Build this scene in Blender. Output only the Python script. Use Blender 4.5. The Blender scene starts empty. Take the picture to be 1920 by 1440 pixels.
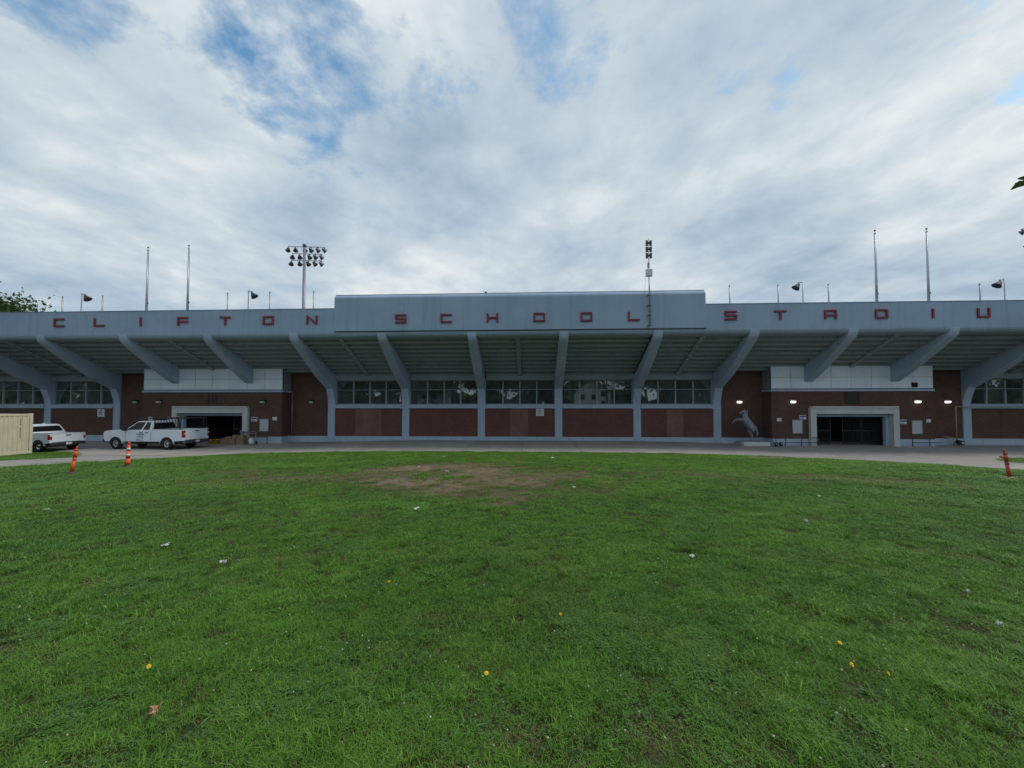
import bpy, bmesh, math, random
import numpy as np
from mathutils import Vector, Matrix, noise as mnoise
from mathutils.geometry import delaunay_2d_cdt
R = math.radians
random.seed(7); rng = np.random.default_rng(11)
scene = bpy.context.scene
COL = scene.collection

# ------------------------------------------------------------------ camera, sky, sun, exposure
CAM = Vector((0.0, -32.0, 2.96))
cd = bpy.data.cameras.new('camera'); cam = bpy.data.objects.new('camera', cd); COL.objects.link(cam)
cd.sensor_width = 36.0; cd.lens = 13.5; cd.shift_y = 18.6/1920.0
cd.clip_start = 0.05; cd.clip_end = 6000.0
cam.location = CAM; cam.rotation_euler = (R(91.7), 0.0, R(2.7))
scene.camera = cam

SUN_EL, SUN_AZ = 52.0, 84.0           # azimuth clockwise from +Y: off to the right, a little beyond the facade line
world = bpy.data.worlds.new('World'); scene.world = world; world.use_nodes = True
wn = world.node_tree.nodes; wl = world.node_tree.links; wn.clear()
def W(t, **k):
    n = wn.new(t)
    for a, v in k.items(): setattr(n, a, v)
    return n
def wmath(op, a, b=None, c=None):
    n = W('ShaderNodeMath', operation=op)
    for i, v in enumerate((a, b, c)):
        if v is None: continue
        if hasattr(v, 'links'): wl.new(v, n.inputs[i])
        else: n.inputs[i].default_value = v
    return n.outputs[0]
def wramp(fac, stops):
    n = W('ShaderNodeValToRGB'); e = n.color_ramp.elements
    while len(e) < len(stops): e.new(0.5)
    for el, (p, c) in zip(e, stops): el.position = p; el.color = (*c, 1) if len(c) == 3 else c
    wl.new(fac, n.inputs[0]); return n.outputs[0]
sky = W('ShaderNodeTexSky', sky_type='NISHITA', sun_disc=False, sun_elevation=R(SUN_EL), sun_rotation=R(SUN_AZ), air_density=1.0, dust_density=0.6, ozone_density=0.7)
bg1 = W('ShaderNodeBackground'); tint = W('ShaderNodeMix', data_type='RGBA', blend_type='MULTIPLY'); tint.inputs[0].default_value = 1.0; tint.inputs[7].default_value = (0.72, 1.0, 1.0, 1); wl.new(sky.outputs[0], tint.inputs[6]); wl.new(tint.outputs[2], bg1.inputs[0]); bg1.inputs[1].default_value = 0.15
tc = W('ShaderNodeTexCoord'); sep = W('ShaderNodeSeparateXYZ'); wl.new(tc.outputs['Generated'], sep.inputs[0])
zz = wmath('ADD', wmath('MAXIMUM', sep.outputs[2], 0.0), 0.16)
cx = wmath('DIVIDE', sep.outputs[0], zz); cyy = wmath('DIVIDE', sep.outputs[1], zz)
cm0 = W('ShaderNodeCombineXYZ'); wl.new(cx, cm0.inputs[0]); wl.new(cyy, cm0.inputs[1])
cmb = W('ShaderNodeVectorRotate', rotation_type='Z_AXIS'); wl.new(cm0.outputs[0], cmb.inputs['Vector']); cmb.inputs['Angle'].default_value = R(-9)
def wnoise(scale, stretch, off, detail, rough, dist, rot=0.0):
    m = W('ShaderNodeMapping'); wl.new(cmb.outputs[0], m.inputs[0])
    m.inputs['Location'].default_value = off; m.inputs['Scale'].default_value = stretch; m.inputs['Rotation'].default_value = (0, 0, rot)
    n = W('ShaderNodeTexNoise'); wl.new(m.outputs[0], n.inputs['Vector'])
    n.inputs['Scale'].default_value = scale; n.inputs['Detail'].default_value = detail
    n.inputs['Roughness'].default_value = rough; n.inputs['Distortion'].default_value = dist
    return n.outputs[0]
n_cov = wnoise(0.80, (1.0, 0.9, 1), (14.2, 6.3, 0.0), 10, 0.60, 0.15, R(20))
n_lum = wnoise(1.5, (1.0, 0.85, 1), (14.2, 6.3, 3.0), 8, 0.55, 0.20, R(25))
n_fine = wnoise(5.0, (1.0, 0.9, 1), (1.7, 5.9, 8.0), 8, 0.6, 0.25, R(10))
lowsky = wmath('MULTIPLY', wmath('SUBTRACT', 0.46, wmath('MINIMUM', sep.outputs[2], 0.46)), 0.55)      # a cloud deck closes up towards the horizon
cov = wramp(wmath('ADD', wmath('ADD', n_cov, lowsky), wmath('MULTIPLY', wmath('SUBTRACT', n_fine, 0.5), 0.24)), [(0.352, (0, 0, 0)), (0.428, (1, 1, 1))])
lum = wmath('ADD', wmath('MULTIPLY', n_lum, 0.72), wmath('MULTIPLY', n_fine, 0.28))
ccol = wramp(lum, [(0.36, (0.28, 0.365, 0.455)), (0.46, (0.37, 0.45, 0.525)), (0.54, (0.455, 0.525, 0.575)), (0.66, (0.64, 0.675, 0.685))])
bg2 = W('ShaderNodeBackground'); wl.new(ccol, bg2.inputs[0]); bg2.inputs[1].default_value = 1.0
mixw = W('ShaderNodeMixShader'); wl.new(cov, mixw.inputs[0]); wl.new(bg1.outputs[0], mixw.inputs[1]); wl.new(bg2.outputs[0], mixw.inputs[2])
wo = W('ShaderNodeOutputWorld'); wl.new(mixw.outputs[0], wo.inputs[0])

sd = bpy.data.lights.new('sun', 'SUN'); sd.energy = 1.5; sd.angle = R(14); sd.color = (1.0, 0.96, 0.9)
sun = bpy.data.objects.new('sun', sd); COL.objects.link(sun)
sdir = Vector((math.sin(R(SUN_AZ))*math.cos(R(SUN_EL)), math.cos(R(SUN_AZ))*math.cos(R(SUN_EL)), math.sin(R(SUN_EL))))
sun.rotation_euler = sdir.to_track_quat('Z', 'Y').to_euler(); sun.location = (0, -60, 60)
vs = scene.view_settings; vs.view_transform = 'Standard'; vs.look = 'None'; vs.exposure = 0.35; vs.gamma = 1.0; vs.use_curve_mapping = False
scene.render.engine = 'CYCLES'

# ------------------------------------------------------------------ materials
MATS = {}
class NT:
    def __init__(s, name):
        s.m = bpy.data.materials.new(name); s.m.use_nodes = True; s.t = s.m.node_tree; s.n = s.t.nodes; s.l = s.t.links
        s.b = s.n['Principled BSDF']; s.out = s.n['Material Output']; MATS[name] = s.m
    def new(s, t, **k):
        n = s.n.new(t)
        for a, v in k.items(): setattr(n, a, v)
        return n
    def put(s, v, sock):
        if hasattr(v, 'links'): s.l.new(v, sock)
        else:
            if hasattr(sock.default_value, '__len__') and hasattr(v, '__len__') and len(sock.default_value) == 4 and len(v) == 3: v = (*v, 1)
            sock.default_value = v
    def math(s, op, a, b=0.0, c=None):
        n = s.new('ShaderNodeMath', operation=op); s.put(a, n.inputs[0]); s.put(b, n.inputs[1])
        if c is not None: s.put(c, n.inputs[2])
        return n.outputs[0]
    def coord(s, kind='Object', scale=(1, 1, 1), loc=(0, 0, 0), swap=False):
        if kind == 'World': o = s.new('ShaderNodeNewGeometry').outputs['Position']
        else: o = s.new('ShaderNodeTexCoord').outputs[kind]
        if swap:
            sp = s.new('ShaderNodeSeparateXYZ'); s.l.new(o, sp.inputs[0]); cb = s.new('ShaderNodeCombineXYZ')
            s.l.new(sp.outputs[0], cb.inputs[0]) if swap == 'xz' else s.l.new(sp.outputs[1], cb.inputs[0])
            s.l.new(sp.outputs[2], cb.inputs[1]); o = cb.outputs[0]
        m = s.new('ShaderNodeMapping'); s.l.new(o, m.inputs[0]); m.inputs['Scale'].default_value = scale; m.inputs['Location'].default_value = loc
        return m.outputs[0]
    def noise(s, vec, scale=1.0, detail=5, rough=0.55, dist=0.0):
        n = s.new('ShaderNodeTexNoise'); s.l.new(vec, n.inputs['Vector'])
        n.inputs['Scale'].default_value = scale; n.inputs['Detail'].default_value = detail; n.inputs['Roughness'].default_value = rough; n.inputs['Distortion'].default_value = dist
        return n.outputs[0]
    def ramp(s, fac, stops):
        n = s.new('ShaderNodeValToRGB'); e = n.color_ramp.elements
        while len(e) < len(stops): e.new(0.5)
        for el, (p, c) in zip(e, stops): el.position = p; el.color = (*c, 1) if hasattr(c, '__len__') else (c, c, c, 1)
        s.put(fac, n.inputs[0]); return n.outputs[0]
    def mix(s, fac, a, b, mode='MIX'):
        n = s.new('ShaderNodeMix', data_type='RGBA', blend_type=mode); s.put(fac, n.inputs[0]); s.put(a, n.inputs[6]); s.put(b, n.inputs[7]); return n.outputs[2]
    def bump(s, h, strength=0.3, dist=0.02):
        n = s.new('ShaderNodeBump'); n.inputs['Strength'].default_value = strength; n.inputs['Distance'].default_value = dist
        s.l.new(h, n.inputs['Height']); s.l.new(n.outputs[0], s.b.inputs['Normal'])
    def done(s, col, rough=0.6, metal=0.0, spec=0.5):
        s.put(col, s.b.inputs['Base Color']); s.put(rough, s.b.inputs['Roughness']); s.b.inputs['Metallic'].default_value = metal
        s.b.inputs['Specular IOR Level'].default_value = spec; return s.m

def simple(name, col, rough=0.6, metal=0.0, var=0.12, scale=3.0, bump=0.0, spec=0.5):
    k = NT(name); v = k.coord('Object'); n = k.noise(v, scale, 6, 0.6)
    c = k.ramp(n, [(0.25, tuple(x*(1-var) for x in col)), (0.75, tuple(min(1, x*(1+var)) for x in col))])
    if bump: k.bump(k.noise(v, scale*8, 4), bump, 0.01)
    return k.done(c, rough, metal, spec)

def paint_concrete(name, col, streak=0.18, bump=0.12, coords='World'):
    k = NT(name); v = k.coord(coords)
    big = k.noise(v, 0.35, 5, 0.6, 0.4); mid = k.noise(v, 2.2, 6, 0.65)
    st = k.noise(k.coord(coords, (2.6, 2.6, 0.12)), 1.0, 5, 0.6, 0.3)
    c = k.ramp(big, [(0.3, tuple(x*0.90 for x in col)), (0.7, tuple(x*1.08 for x in col))])
    c = k.mix(k.ramp(st, [(0.50, 0.0), (0.68, streak)]), c, tuple(x*0.55 for x in col))
    c = k.mix(k.ramp(mid, [(0.5, 0.0), (0.8, 0.25)]), c, tuple(min(1, x*1.2) for x in col))
    k.bump(k.noise(v, 18, 4), bump, 0.01)
    return k.done(c, 0.7, 0, 0.3)

def brick(name, c1, c2, mortar, msize=0.010, swap='xz', patch=0.35):
    k = NT(name); v = k.coord('World', swap=swap)
    b = k.new('ShaderNodeTexBrick'); k.l.new(v, b.inputs['Vector'])
    b.inputs['Color1'].default_value = (*c1, 1); b.inputs['Color2'].default_value = (*c2, 1); b.inputs['Mortar'].default_value = (*mortar, 1)
    b.inputs['Scale'].default_value = 1.0; b.inputs['Mortar Size'].default_value = msize; b.inputs['Mortar Smooth'].default_value = 0.3; b.inputs['Bias'].default_value = 0.0
    b.inputs['Brick Width'].default_value = 0.215; b.inputs['Row Height'].default_value = 0.075
    n = k.noise(v, 0.9, 6, 0.6, 0.4); n2 = k.noise(v, 9, 3)
    c = k.mix(k.ramp(n, [(0.35, patch), (0.65, 0.0)]), b.outputs['Color'], (c1[0]*0.55, c1[1]*0.6, c1[2]*0.62))
    c = k.mix(k.ramp(n2, [(0.45, 0.0), (0.8, 0.35)]), c, (c2[0]*1.35, c2[1]*1.25, c2[2]*1.2))
    inv = k.math('SUBTRACT', 1.0, b.outputs['Fac']); k.bump(inv, 0.5, 0.012)
    return k.done(c, 0.85, 0, 0.25)

PAINT = paint_concrete('grey_blue_paint', (0.305, 0.40, 0.53), 0.26)
PAINT_COL = paint_concrete('grey_blue_column_paint', (0.355, 0.455, 0.59), 0.26)
SOFFIT = paint_concrete('soffit_concrete', (0.28, 0.33, 0.36), 0.3)
PLINTH = paint_concrete('plinth_paint', (0.385, 0.485, 0.62), 0.3)
PANEL = paint_concrete('white_panel_paint', (0.70, 0.78, 0.88), 0.10, 0.05)
STONE = paint_concrete('limestone', (0.52, 0.55, 0.55), 0.22, 0.2)
BRICK_RED = brick('maroon_brick', (0.115, 0.047, 0.043), (0.185, 0.070, 0.060), (0.150, 0.098, 0.09), 0.012)
BRICK_INFILL = brick('infill_brick', (0.155, 0.062, 0.058), (0.19, 0.072, 0.066), (0.40, 0.30, 0.28), 0.009, patch=0.45)
BRICK_BROWN = brick('brown_brick', (0.088, 0.047, 0.038), (0.148, 0.072, 0.056), (0.11, 0.08, 0.07), 0.012)
BRICK_SIDE = brick('brown_brick_return', (0.088, 0.047, 0.038), (0.148, 0.072, 0.056), (0.11, 0.08, 0.07), 0.012, swap='yz')
LETTER = simple('letter_red', (0.21, 0.02, 0.034), 0.5, var=0.25, scale=6)
DARKMETAL = simple('dark_metal', (0.03, 0.033, 0.04), 0.5, 0.4)
RAILMETAL = simple('rail_blue_metal', (0.05, 0.065, 0.09), 0.5, 0.3)
GALV = simple('galvanised_steel', (0.33, 0.35, 0.38), 0.45, 0.6, 0.15, 8)
POLE = simple('flagpole_aluminium', (0.42, 0.43, 0.48), 0.4, 0.4)
MASTPOLE = simple('mast_steel', (0.22, 0.23, 0.30), 0.5, 0.4)
LAMPBODY = simple('floodlight_body', (0.12, 0.13, 0.16), 0.45, 0.5)
FRAME = simple('window_frame_paint', (0.27, 0.33, 0.36), 0.55, 0, 0.1)
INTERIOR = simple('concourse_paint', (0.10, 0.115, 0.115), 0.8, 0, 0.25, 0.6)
INTPOST = simple('pale_green_post', (0.55, 0.70, 0.67), 0.7)
WHITE = simple('white_sign', (0.62, 0.64, 0.68), 0.5, 0, 0.05)
SIGNBLUE = simple('sign_blue', (0.03, 0.06, 0.26), 0.5)
SIGNDARK = simple('sign_dark', (0.03, 0.035, 0.07), 0.5)
BOARD = simple('notice_board_grey', (0.46, 0.48, 0.55), 0.35, 0, 0.06)
BRONZE = simple('bronze_plaque', (0.035, 0.033, 0.028), 0.55, 0.4)
CARPAINT = simple('white_car_paint', (0.68, 0.74, 0.82), 0.35, 0, 0.03, 1.2, 0, 0.4)
CARPAINT2 = simple('off_white_car_paint', (0.64, 0.68, 0.73), 0.4, 0, 0.04, 1.2, 0, 0.3)
BLACKPLASTIC = simple('black_plastic', (0.018, 0.018, 0.02), 0.55)
RUBBER = simple('tyre_rubber', (0.016, 0.016, 0.017), 0.85, 0, 0.2, 10)
ALLOY = simple('alloy_rim', (0.42, 0.43, 0.45), 0.3, 0.8)
TAILRED = simple('tail_lamp_red', (0.30, 0.012, 0.03), 0.2, 0, 0.1)
CHROME = simple('dark_chrome', (0.16, 0.165, 0.17), 0.3, 0.8)
CONTAINER = simple('tan_container_paint', (0.56, 0.51, 0.37), 0.55, 0, 0.10, 1.6, 0.1)
ORANGE = simple('safety_orange', (0.72, 0.085, 0.03), 0.55, 0, 0.10, 5)
DULLORANGE = simple('faded_orange', (0.46, 0.085, 0.045), 0.6, 0, 0.15, 5)
REFLECT = simple('reflective_white', (0.72, 0.72, 0.70), 0.4)
CARDBOARD = simple('cardboard', (0.24, 0.165, 0.105), 0.85, 0, 0.15, 4)
YELLOW = simple('yellow_plastic', (0.60, 0.36, 0.03), 0.5)
BLUE = simple('blue_plastic', (0.025, 0.06, 0.30), 0.5)
PIPEYEL = simple('tan_gas_pipe', (0.36, 0.30, 0.20), 0.5)
STATUE = simple('weathered_statue_grey', (0.20, 0.225, 0.28), 0.5, 0.1, 0.6, 4, 0.2)
BARK = simple('bark', (0.06, 0.048, 0.036), 0.9, 0, 0.35, 6, 0.6)
PAPER = simple('paper_litter', (0.60, 0.63, 0.64), 0.7, 0, 0.08, 30)
DEADLEAF = simple('dead_leaf_brown', (0.40, 0.25, 0.14), 0.8, 0, 0.3, 40)
CLOVERHEAD = simple('clover_head', (0.42, 0.45, 0.34), 0.8, 0, 0.15, 50)
PETAL = simple('dandelion_yellow', (0.85, 0.55, 0.01), 0.6, 0, 0.1, 60)
HOUSEWHITE = simple('white_siding', (0.62, 0.62, 0.60), 0.7)
ROOFDARK = simple('roof_shingle', (0.09, 0.085, 0.085), 0.9, 0, 0.25, 4)
JOINT = simple('pavement_base', (0.075, 0.073, 0.072), 0.95, 0, 0.3, 2)

def leafmat(name, c1, c2, trans=0.3):
    k = NT(name); oi = k.new('ShaderNodeNewGeometry'); n = k.noise(k.coord('World'), 1.4, 5, 0.6)
    c = k.mix(k.math('MULTIPLY', n, 1.0), c1, c2)
    c = k.mix(k.math('MULTIPLY', oi.outputs['Random Per Island'], 0.6), c, tuple(x*0.55 for x in c1))
    k.done(c, 0.55, 0, 0.3)
    tr = k.new('ShaderNodeBsdfTranslucent'); k.l.new(c, tr.inputs[0]); mx = k.new('ShaderNodeMixShader'); mx.inputs[0].default_value = trans
    k.l.new(k.b.outputs[0], mx.inputs[1]); k.l.new(tr.outputs[0], mx.inputs[2]); k.l.new(mx.outputs[0], k.out.inputs[0]); return k.m
LEAF = leafmat('tree_leaf', (0.045, 0.085, 0.022), (0.085, 0.14, 0.035))

def glassmat(name, tint, refl=1.0):
    k = NT(name); fr = k.new('ShaderNodeFresnel'); fr.inputs[0].default_value = 1.5
    tr = k.new('ShaderNodeBsdfTransparent'); tr.inputs[0].default_value = (*tint, 1)
    gl = k.new('ShaderNodeBsdfGlossy'); gl.inputs['Roughness'].default_value = 0.015; gl.inputs[0].default_value = (0.9, 0.95, 0.95, 1)
    mx = k.new('ShaderNodeMixShader'); k.l.new(k.math('MINIMUM', k.math('ADD', k.math('MULTIPLY', fr.outputs[0], 2.0*refl), 0.03), 1.0), mx.inputs[0])
    df = k.new('ShaderNodeBsdfDiffuse'); df.inputs[0].default_value = (0.42, 0.50, 0.50, 1); md_ = k.new('ShaderNodeMixShader'); oi = k.new('ShaderNodeObjectInfo')
    k.l.new(k.math('MULTIPLY', k.math('ADD', k.ramp(k.noise(k.coord('World'), 1.3, 6, 0.65), [(0.35, 0.03), (0.7, 0.12)]), k.math('MULTIPLY', oi.outputs['Random'], 0.09)), 1.0), md_.inputs[0])
    k.l.new(tr.outputs[0], mx.inputs[1]); k.l.new(gl.outputs[0], mx.inputs[2]); k.l.new(mx.outputs[0], md_.inputs[1]); k.l.new(df.outputs[0], md_.inputs[2]); k.l.new(md_.outputs[0], k.out.inputs[0]); return k.m
GLASS = glassmat('window_glass', (0.48, 0.58, 0.55), 2.0)
CARGLASS = simple('car_glass', (0.010, 0.012, 0.015), 0.12, 0, 0.05, 1, 0, 0.25)

def emis(name, col, s):
    k = NT(name); k.b.inputs['Emission Color'].default_value = (*col, 1); k.b.inputs['Emission Strength'].default_value = s
    return k.done((0.8, 0.8, 0.78), 0.4)
LAMPLIT = emis('lit_lamp_lens', (1.0, 0.93, 0.82), 2.2)
LAMPOFF = simple('unlit_lamp_lens', (0.80, 0.76, 0.68), 0.3)
TUBELIT = emis('lit_tube', (1.0, 0.96, 0.85), 3.0)

# lawn soil / thatch, with worn bare soil where the vertex attribute says so (a worn patch, shape of its own)
k = NT('lawn_soil'); v = k.coord('World'); at_ = k.new('ShaderNodeAttribute', attribute_name='bare')
g = k.ramp(k.noise(v, 1.1, 8, 0.65, 0.4), [(0.3, (0.018, 0.030, 0.008)), (0.7, (0.036, 0.050, 0.015))])
g = k.mix(k.ramp(k.noise(v, 22, 4, 0.7), [(0.45, 0.0), (0.75, 0.5)]), g, (0.07, 0.08, 0.03))
s_ = k.ramp(k.noise(v, 3.0, 9, 0.7, 0.3), [(0.3, (0.13, 0.090, 0.064)), (0.7, (0.235, 0.17, 0.122))])
k.bump(k.noise(v, 14, 6, 0.7), 0.8, 0.03)
SOIL = k.done(k.mix(at_.outputs['Fac'], g, s_), 0.95, 0, 0.1)

k = NT('concrete_slab'); v = k.coord('World'); oi = k.new('ShaderNodeObjectInfo')
c = k.ramp(k.noise(v, 0.5, 8, 0.65, 0.5), [(0.3, (0.27, 0.25, 0.235)), (0.7, (0.38, 0.355, 0.335))])
c = k.mix(k.ramp(k.noise(v, 2.6, 8, 0.7, 0.8), [(0.5, 0.0), (0.72, 0.55)]), c, (0.20, 0.187, 0.18))
c = k.mix(k.ramp(k.noise(v, 60, 3, 0.7), [(0.45, 0.0), (0.8, 0.35)]), c, (0.36, 0.34, 0.32))
c = k.mix(k.math('MULTIPLY', oi.outputs['Random'], 0.35), c, (0.15, 0.142, 0.138))
k.bump(k.noise(v, 40, 5, 0.7), 0.35, 0.01)
SLAB = k.done(c, 0.9, 0, 0.2)

def grassmat(name, lo, hi, dry, dryamt):
    k = NT(name); v = k.coord('World'); oi = k.new('ShaderNodeObjectInfo'); ge = k.new('ShaderNodeNewGeometry')
    n1 = k.noise(v, 0.35, 6, 0.6, 0.5); n2 = k.noise(v, 2.3, 5, 0.6)
    m = k.math('ADD', k.math('MULTIPLY', n1, 0.6), k.math('MULTIPLY', n2, 0.4))
    c = k.mix(k.ramp(m, [(0.40, 0.0), (0.60, 1.0)]), lo, hi)
    c = k.mix(k.ramp(ge.outputs['Random Per Island'], [(0.45, 0.0), (1.0, 0.9)]), c, (hi[0]*1.75, hi[1]*1.6, hi[2]*2.2))
    c = k.mix(k.ramp(k.noise(v, 0.9, 6, 0.65, 0.7), [(0.50, 0.0), (0.72, dryamt)]), c, dry)
    c = k.mix(k.math('MULTIPLY', oi.outputs['Random'], 0.45), c, (lo[0]*0.75, lo[1]*0.8, lo[2]*0.9))
    k.done(c, 0.5, 0, 0.25)
    tr = k.new('ShaderNodeBsdfTranslucent'); k.l.new(c, tr.inputs[0]); mx = k.new('ShaderNodeMixShader'); mx.inputs[0].default_value = 0.3
    k.l.new(k.b.outputs[0], mx.inputs[1]); k.l.new(tr.outputs[0], mx.inputs[2]); k.l.new(mx.outputs[0], k.out.inputs[0]); return k.m
GRASS = grassmat('grass_blade', (0.052, 0.142, 0.018), (0.138, 0.285, 0.030), (0.195, 0.215, 0.06), 0.42)
DRYGRASS = grassmat('dry_grass_blade', (0.13, 0.155, 0.045), (0.20, 0.185, 0.075), (0.25, 0.20, 0.12), 0.7)
CLOVERLEAF = grassmat('clover_leaf', (0.065, 0.150, 0.028), (0.10, 0.20, 0.035), (0.10, 0.16, 0.05), 0.3)

# ------------------------------------------------------------------ mesh helpers
class MB:
    def __init__(s): s.v = []; s.f = []; s.smooth = []
    def add(s, vs, fs, sm=False):
        o = len(s.v); s.v += [tuple(p) for p in vs]; s.f += [tuple(i+o for i in f) for f in fs]; s.smooth += [sm]*len(fs); return s
    def box(s, x0, x1, y0, y1, z0, z1):
        return s.add([(x0,y0,z0),(x1,y0,z0),(x1,y1,z0),(x0,y1,z0),(x0,y0,z1),(x1,y0,z1),(x1,y1,z1),(x0,y1,z1)],
                     [(0,3,2,1),(4,5,6,7),(0,1,5,4),(1,2,6,5),(2,3,7,6),(3,0,4,7)])
    def prism(s, poly, a0, a1, axis='x', sm=False):
        """2D outline extruded along an axis. axis x: poly=(y,z); y: poly=(x,z); z: poly=(x,y)"""
        f = {'x': lambda p, a: (a, p[0], p[1]), 'y': lambda p, a: (p[0], a, p[1]), 'z': lambda p, a: (p[0], p[1], a)}[axis]
        n = len(poly); area = sum(poly[i][0]*poly[(i+1) % n][1]-poly[(i+1) % n][0]*poly[i][1] for i in range(n))
        P = list(poly) if area > 0 else list(poly)[::-1]
        vs = [f(p, a0) for p in P]+[f(p, a1) for p in P]
        fwd = axis in ('x', 'z')
        fs = []
        cap0, cap1 = tuple(range(n))[::-1], tuple(range(n, 2*n))
        if not fwd: cap0, cap1 = cap0[::-1], cap1[::-1]
        fs += [cap0, cap1]
        for i in range(n):
            j = (i+1) % n; q = (i, j, j+n, i+n); fs.append(q if fwd else q[::-1])
        o = len(s.v); s.v += vs; s.f += [tuple(i+o for i in q) for q in fs]; s.smooth += [False, False]+[sm]*n; return s
    def tube(s, p0, p1, r0, r1=None, n=10, caps=True):
        r1 = r0 if r1 is None else r1
        p0, p1 = Vector(p0), Vector(p1); d = (p1-p0)
        if d.length < 1e-6: return s
        d.normalize(); a = d.orthogonal().normalized(); b = d.cross(a)
        vs = [p0+(a*math.cos(t)+b*math.sin(t))*r0 for t in [2*math.pi*i/n for i in range(n)]]+[p1+(a*math.cos(t)+b*math.sin(t))*r1 for t in [2*math.pi*i/n for i in range(n)]]
        s.add(vs, [(i, (i+1) % n, (i+1) % n+n, i+n) for i in range(n)], True)
        if caps:
            o = len(s.v)-2*n; s.f += [tuple(o+i for i in range(n))[::-1], tuple(o+n+i for i in range(n))]; s.smooth += [False, False]
        return s
    def path(s, pts, r, n=8):
        for a, b in zip(pts, pts[1:]): s.tube(a, b, r, r, n)
        return s
    def lathe(s, prof, c=(0,0,0), axis='z', n=20, sm=True):
        """prof = list of (radius, height)"""
        vs = []
        for r, h in prof:
            for i in range(n):
                t = 2*math.pi*i/n; x, y = r*math.cos(t), r*math.sin(t)
                vs.append({'z': (c[0]+x, c[1]+y, c[2]+h), 'y': (c[0]+x, c[1]+h, c[2]-y), 'x': (c[0]+h, c[1]+x, c[2]+y)}[axis])
        fs = [(k_*n+i, k_*n+(i+1) % n, (k_+1)*n+(i+1) % n, (k_+1)*n+i) for k_ in range(len(prof)-1) for i in range(n)]
        s.add(vs, fs, sm); return s
    def build(s, name, mat, parent=None, loc=None, bevel=0.0, segs=2):
        me = bpy.data.meshes.new(name); me.from_pydata(s.v, [], s.f); me.update()
        if any(s.smooth): me.polygons.foreach_set('use_smooth', s.smooth)
        if mat: me.materials.append(mat)
        o = bpy.data.objects.new(name, me); COL.objects.link(o)
        if parent: o.parent = parent
        if loc is not None: o.location = loc
        if bevel:
            b = o.modifiers.new('bevel', 'BEVEL'); b.width = bevel; b.segments = segs; b.limit_method = 'ANGLE'; b.angle_limit = R(35)
        return o
def inst(o, name, parent=None, loc=None, rot=None):
    c = o.copy(); c.name = name; COL.objects.link(c); c.parent = parent if parent else o.parent
    if loc is not None: c.location = loc
    if rot is not None: c.rotation_euler = rot
    return c
def empty(name, loc=(0,0,0), rz=0.0):
    o = bpy.data.objects.new(name, None); COL.objects.link(o); o.location = loc; o.rotation_euler = (0, 0, rz); o.empty_display_size = 0.3; return o
def tag(o, label, cat, group=None):
    o['label'] = label; o['category'] = cat
    if group: o['group'] = group
    return o
def struct(o, label=None, cat=None):
    o['kind'] = 'structure'
    if label: o['label'] = label; o['category'] = cat
    return o
def copy_tree(o, parent=None):
    c = o.copy(); COL.objects.link(c); c.parent = parent
    for ch in [x for x in o.children]: copy_tree(ch, c)
    return c

# ------------------------------------------------------------------ terrain
def sst(a, b, x):
    t = np.clip((x-a)/(b-a), 0, 1); return t*t*(3-2*t)
def zg(X, Y):
    X = np.asarray(X, float); Y = np.asarray(Y, float); d = Y+32
    z = np.where(d > 0, 1.41-0.0583*d, 1.41); z = np.maximum(z, 0)
    z = z-0.2*sst(8, 20, np.abs(X))*sst(14, 22, d)
    return z+0.028*np.sin(X*0.9+np.cos(Y*0.7)*1.3)*np.sin(Y*0.8+0.7*np.sin(X*0.45))*(d < 23)*np.clip((23-d)/4, 0, 1)
def zgs(x, y): return float(zg(x, y))
def vnoise(X, Y, s, seed=0):
    return np.array([mnoise.fractal(Vector((x*s+seed*13.7, y*s-seed*7.1, seed*3.3)), 0.7, 2.0, 5) for x, y in zip(np.ravel(X), np.ravel(Y))]).reshape(np.shape(X))
LAWN = [(-19.9,-70),(-19.8,-18.2),(-19.5,-15.5),(-19.6,-12),(-19.5,-9.4),(-18.6,-8.1),(-16.4,-7.6),(-10,-7.75),(-4.8,-7.8),(5.2,-7.8),(9.6,-8.5),(13.7,-9.1),(16.4,-9.6),(18.0,-10.7),(18.8,-12.5),(18.7,-14.5),(18.4,-17),(18.3,-70)]
LPATCH = [(-24.2,-70),(-24.1,-15.6),(-24.2,-14.2),(-25.2,-12.1),(-28.4,-9.1),(-30.4,-7.6),(-34,-6.9),(-90,-6.9),(-90,-70)]
RPATCH = [(24.0,-70),(24.0,-12.2),(25.0,-10.5),(28.2,-7.6),(90,-7.2),(90,-70)]
def inpoly(X, Y, P):
    c = np.zeros(np.shape(X), bool); n = len(P)
    for i in range(n):
        x0, y0 = P[i]; x1, y1 = P[(i+1) % n]
        cond = (y0 > Y) != (y1 > Y)
        with np.errstate(divide='ignore', invalid='ignore'): xi = (x1-x0)*(Y-y0)/(y1-y0 if y1 != y0 else 1e-9)+x0
        c ^= cond & (X < xi)
    return c
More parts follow.
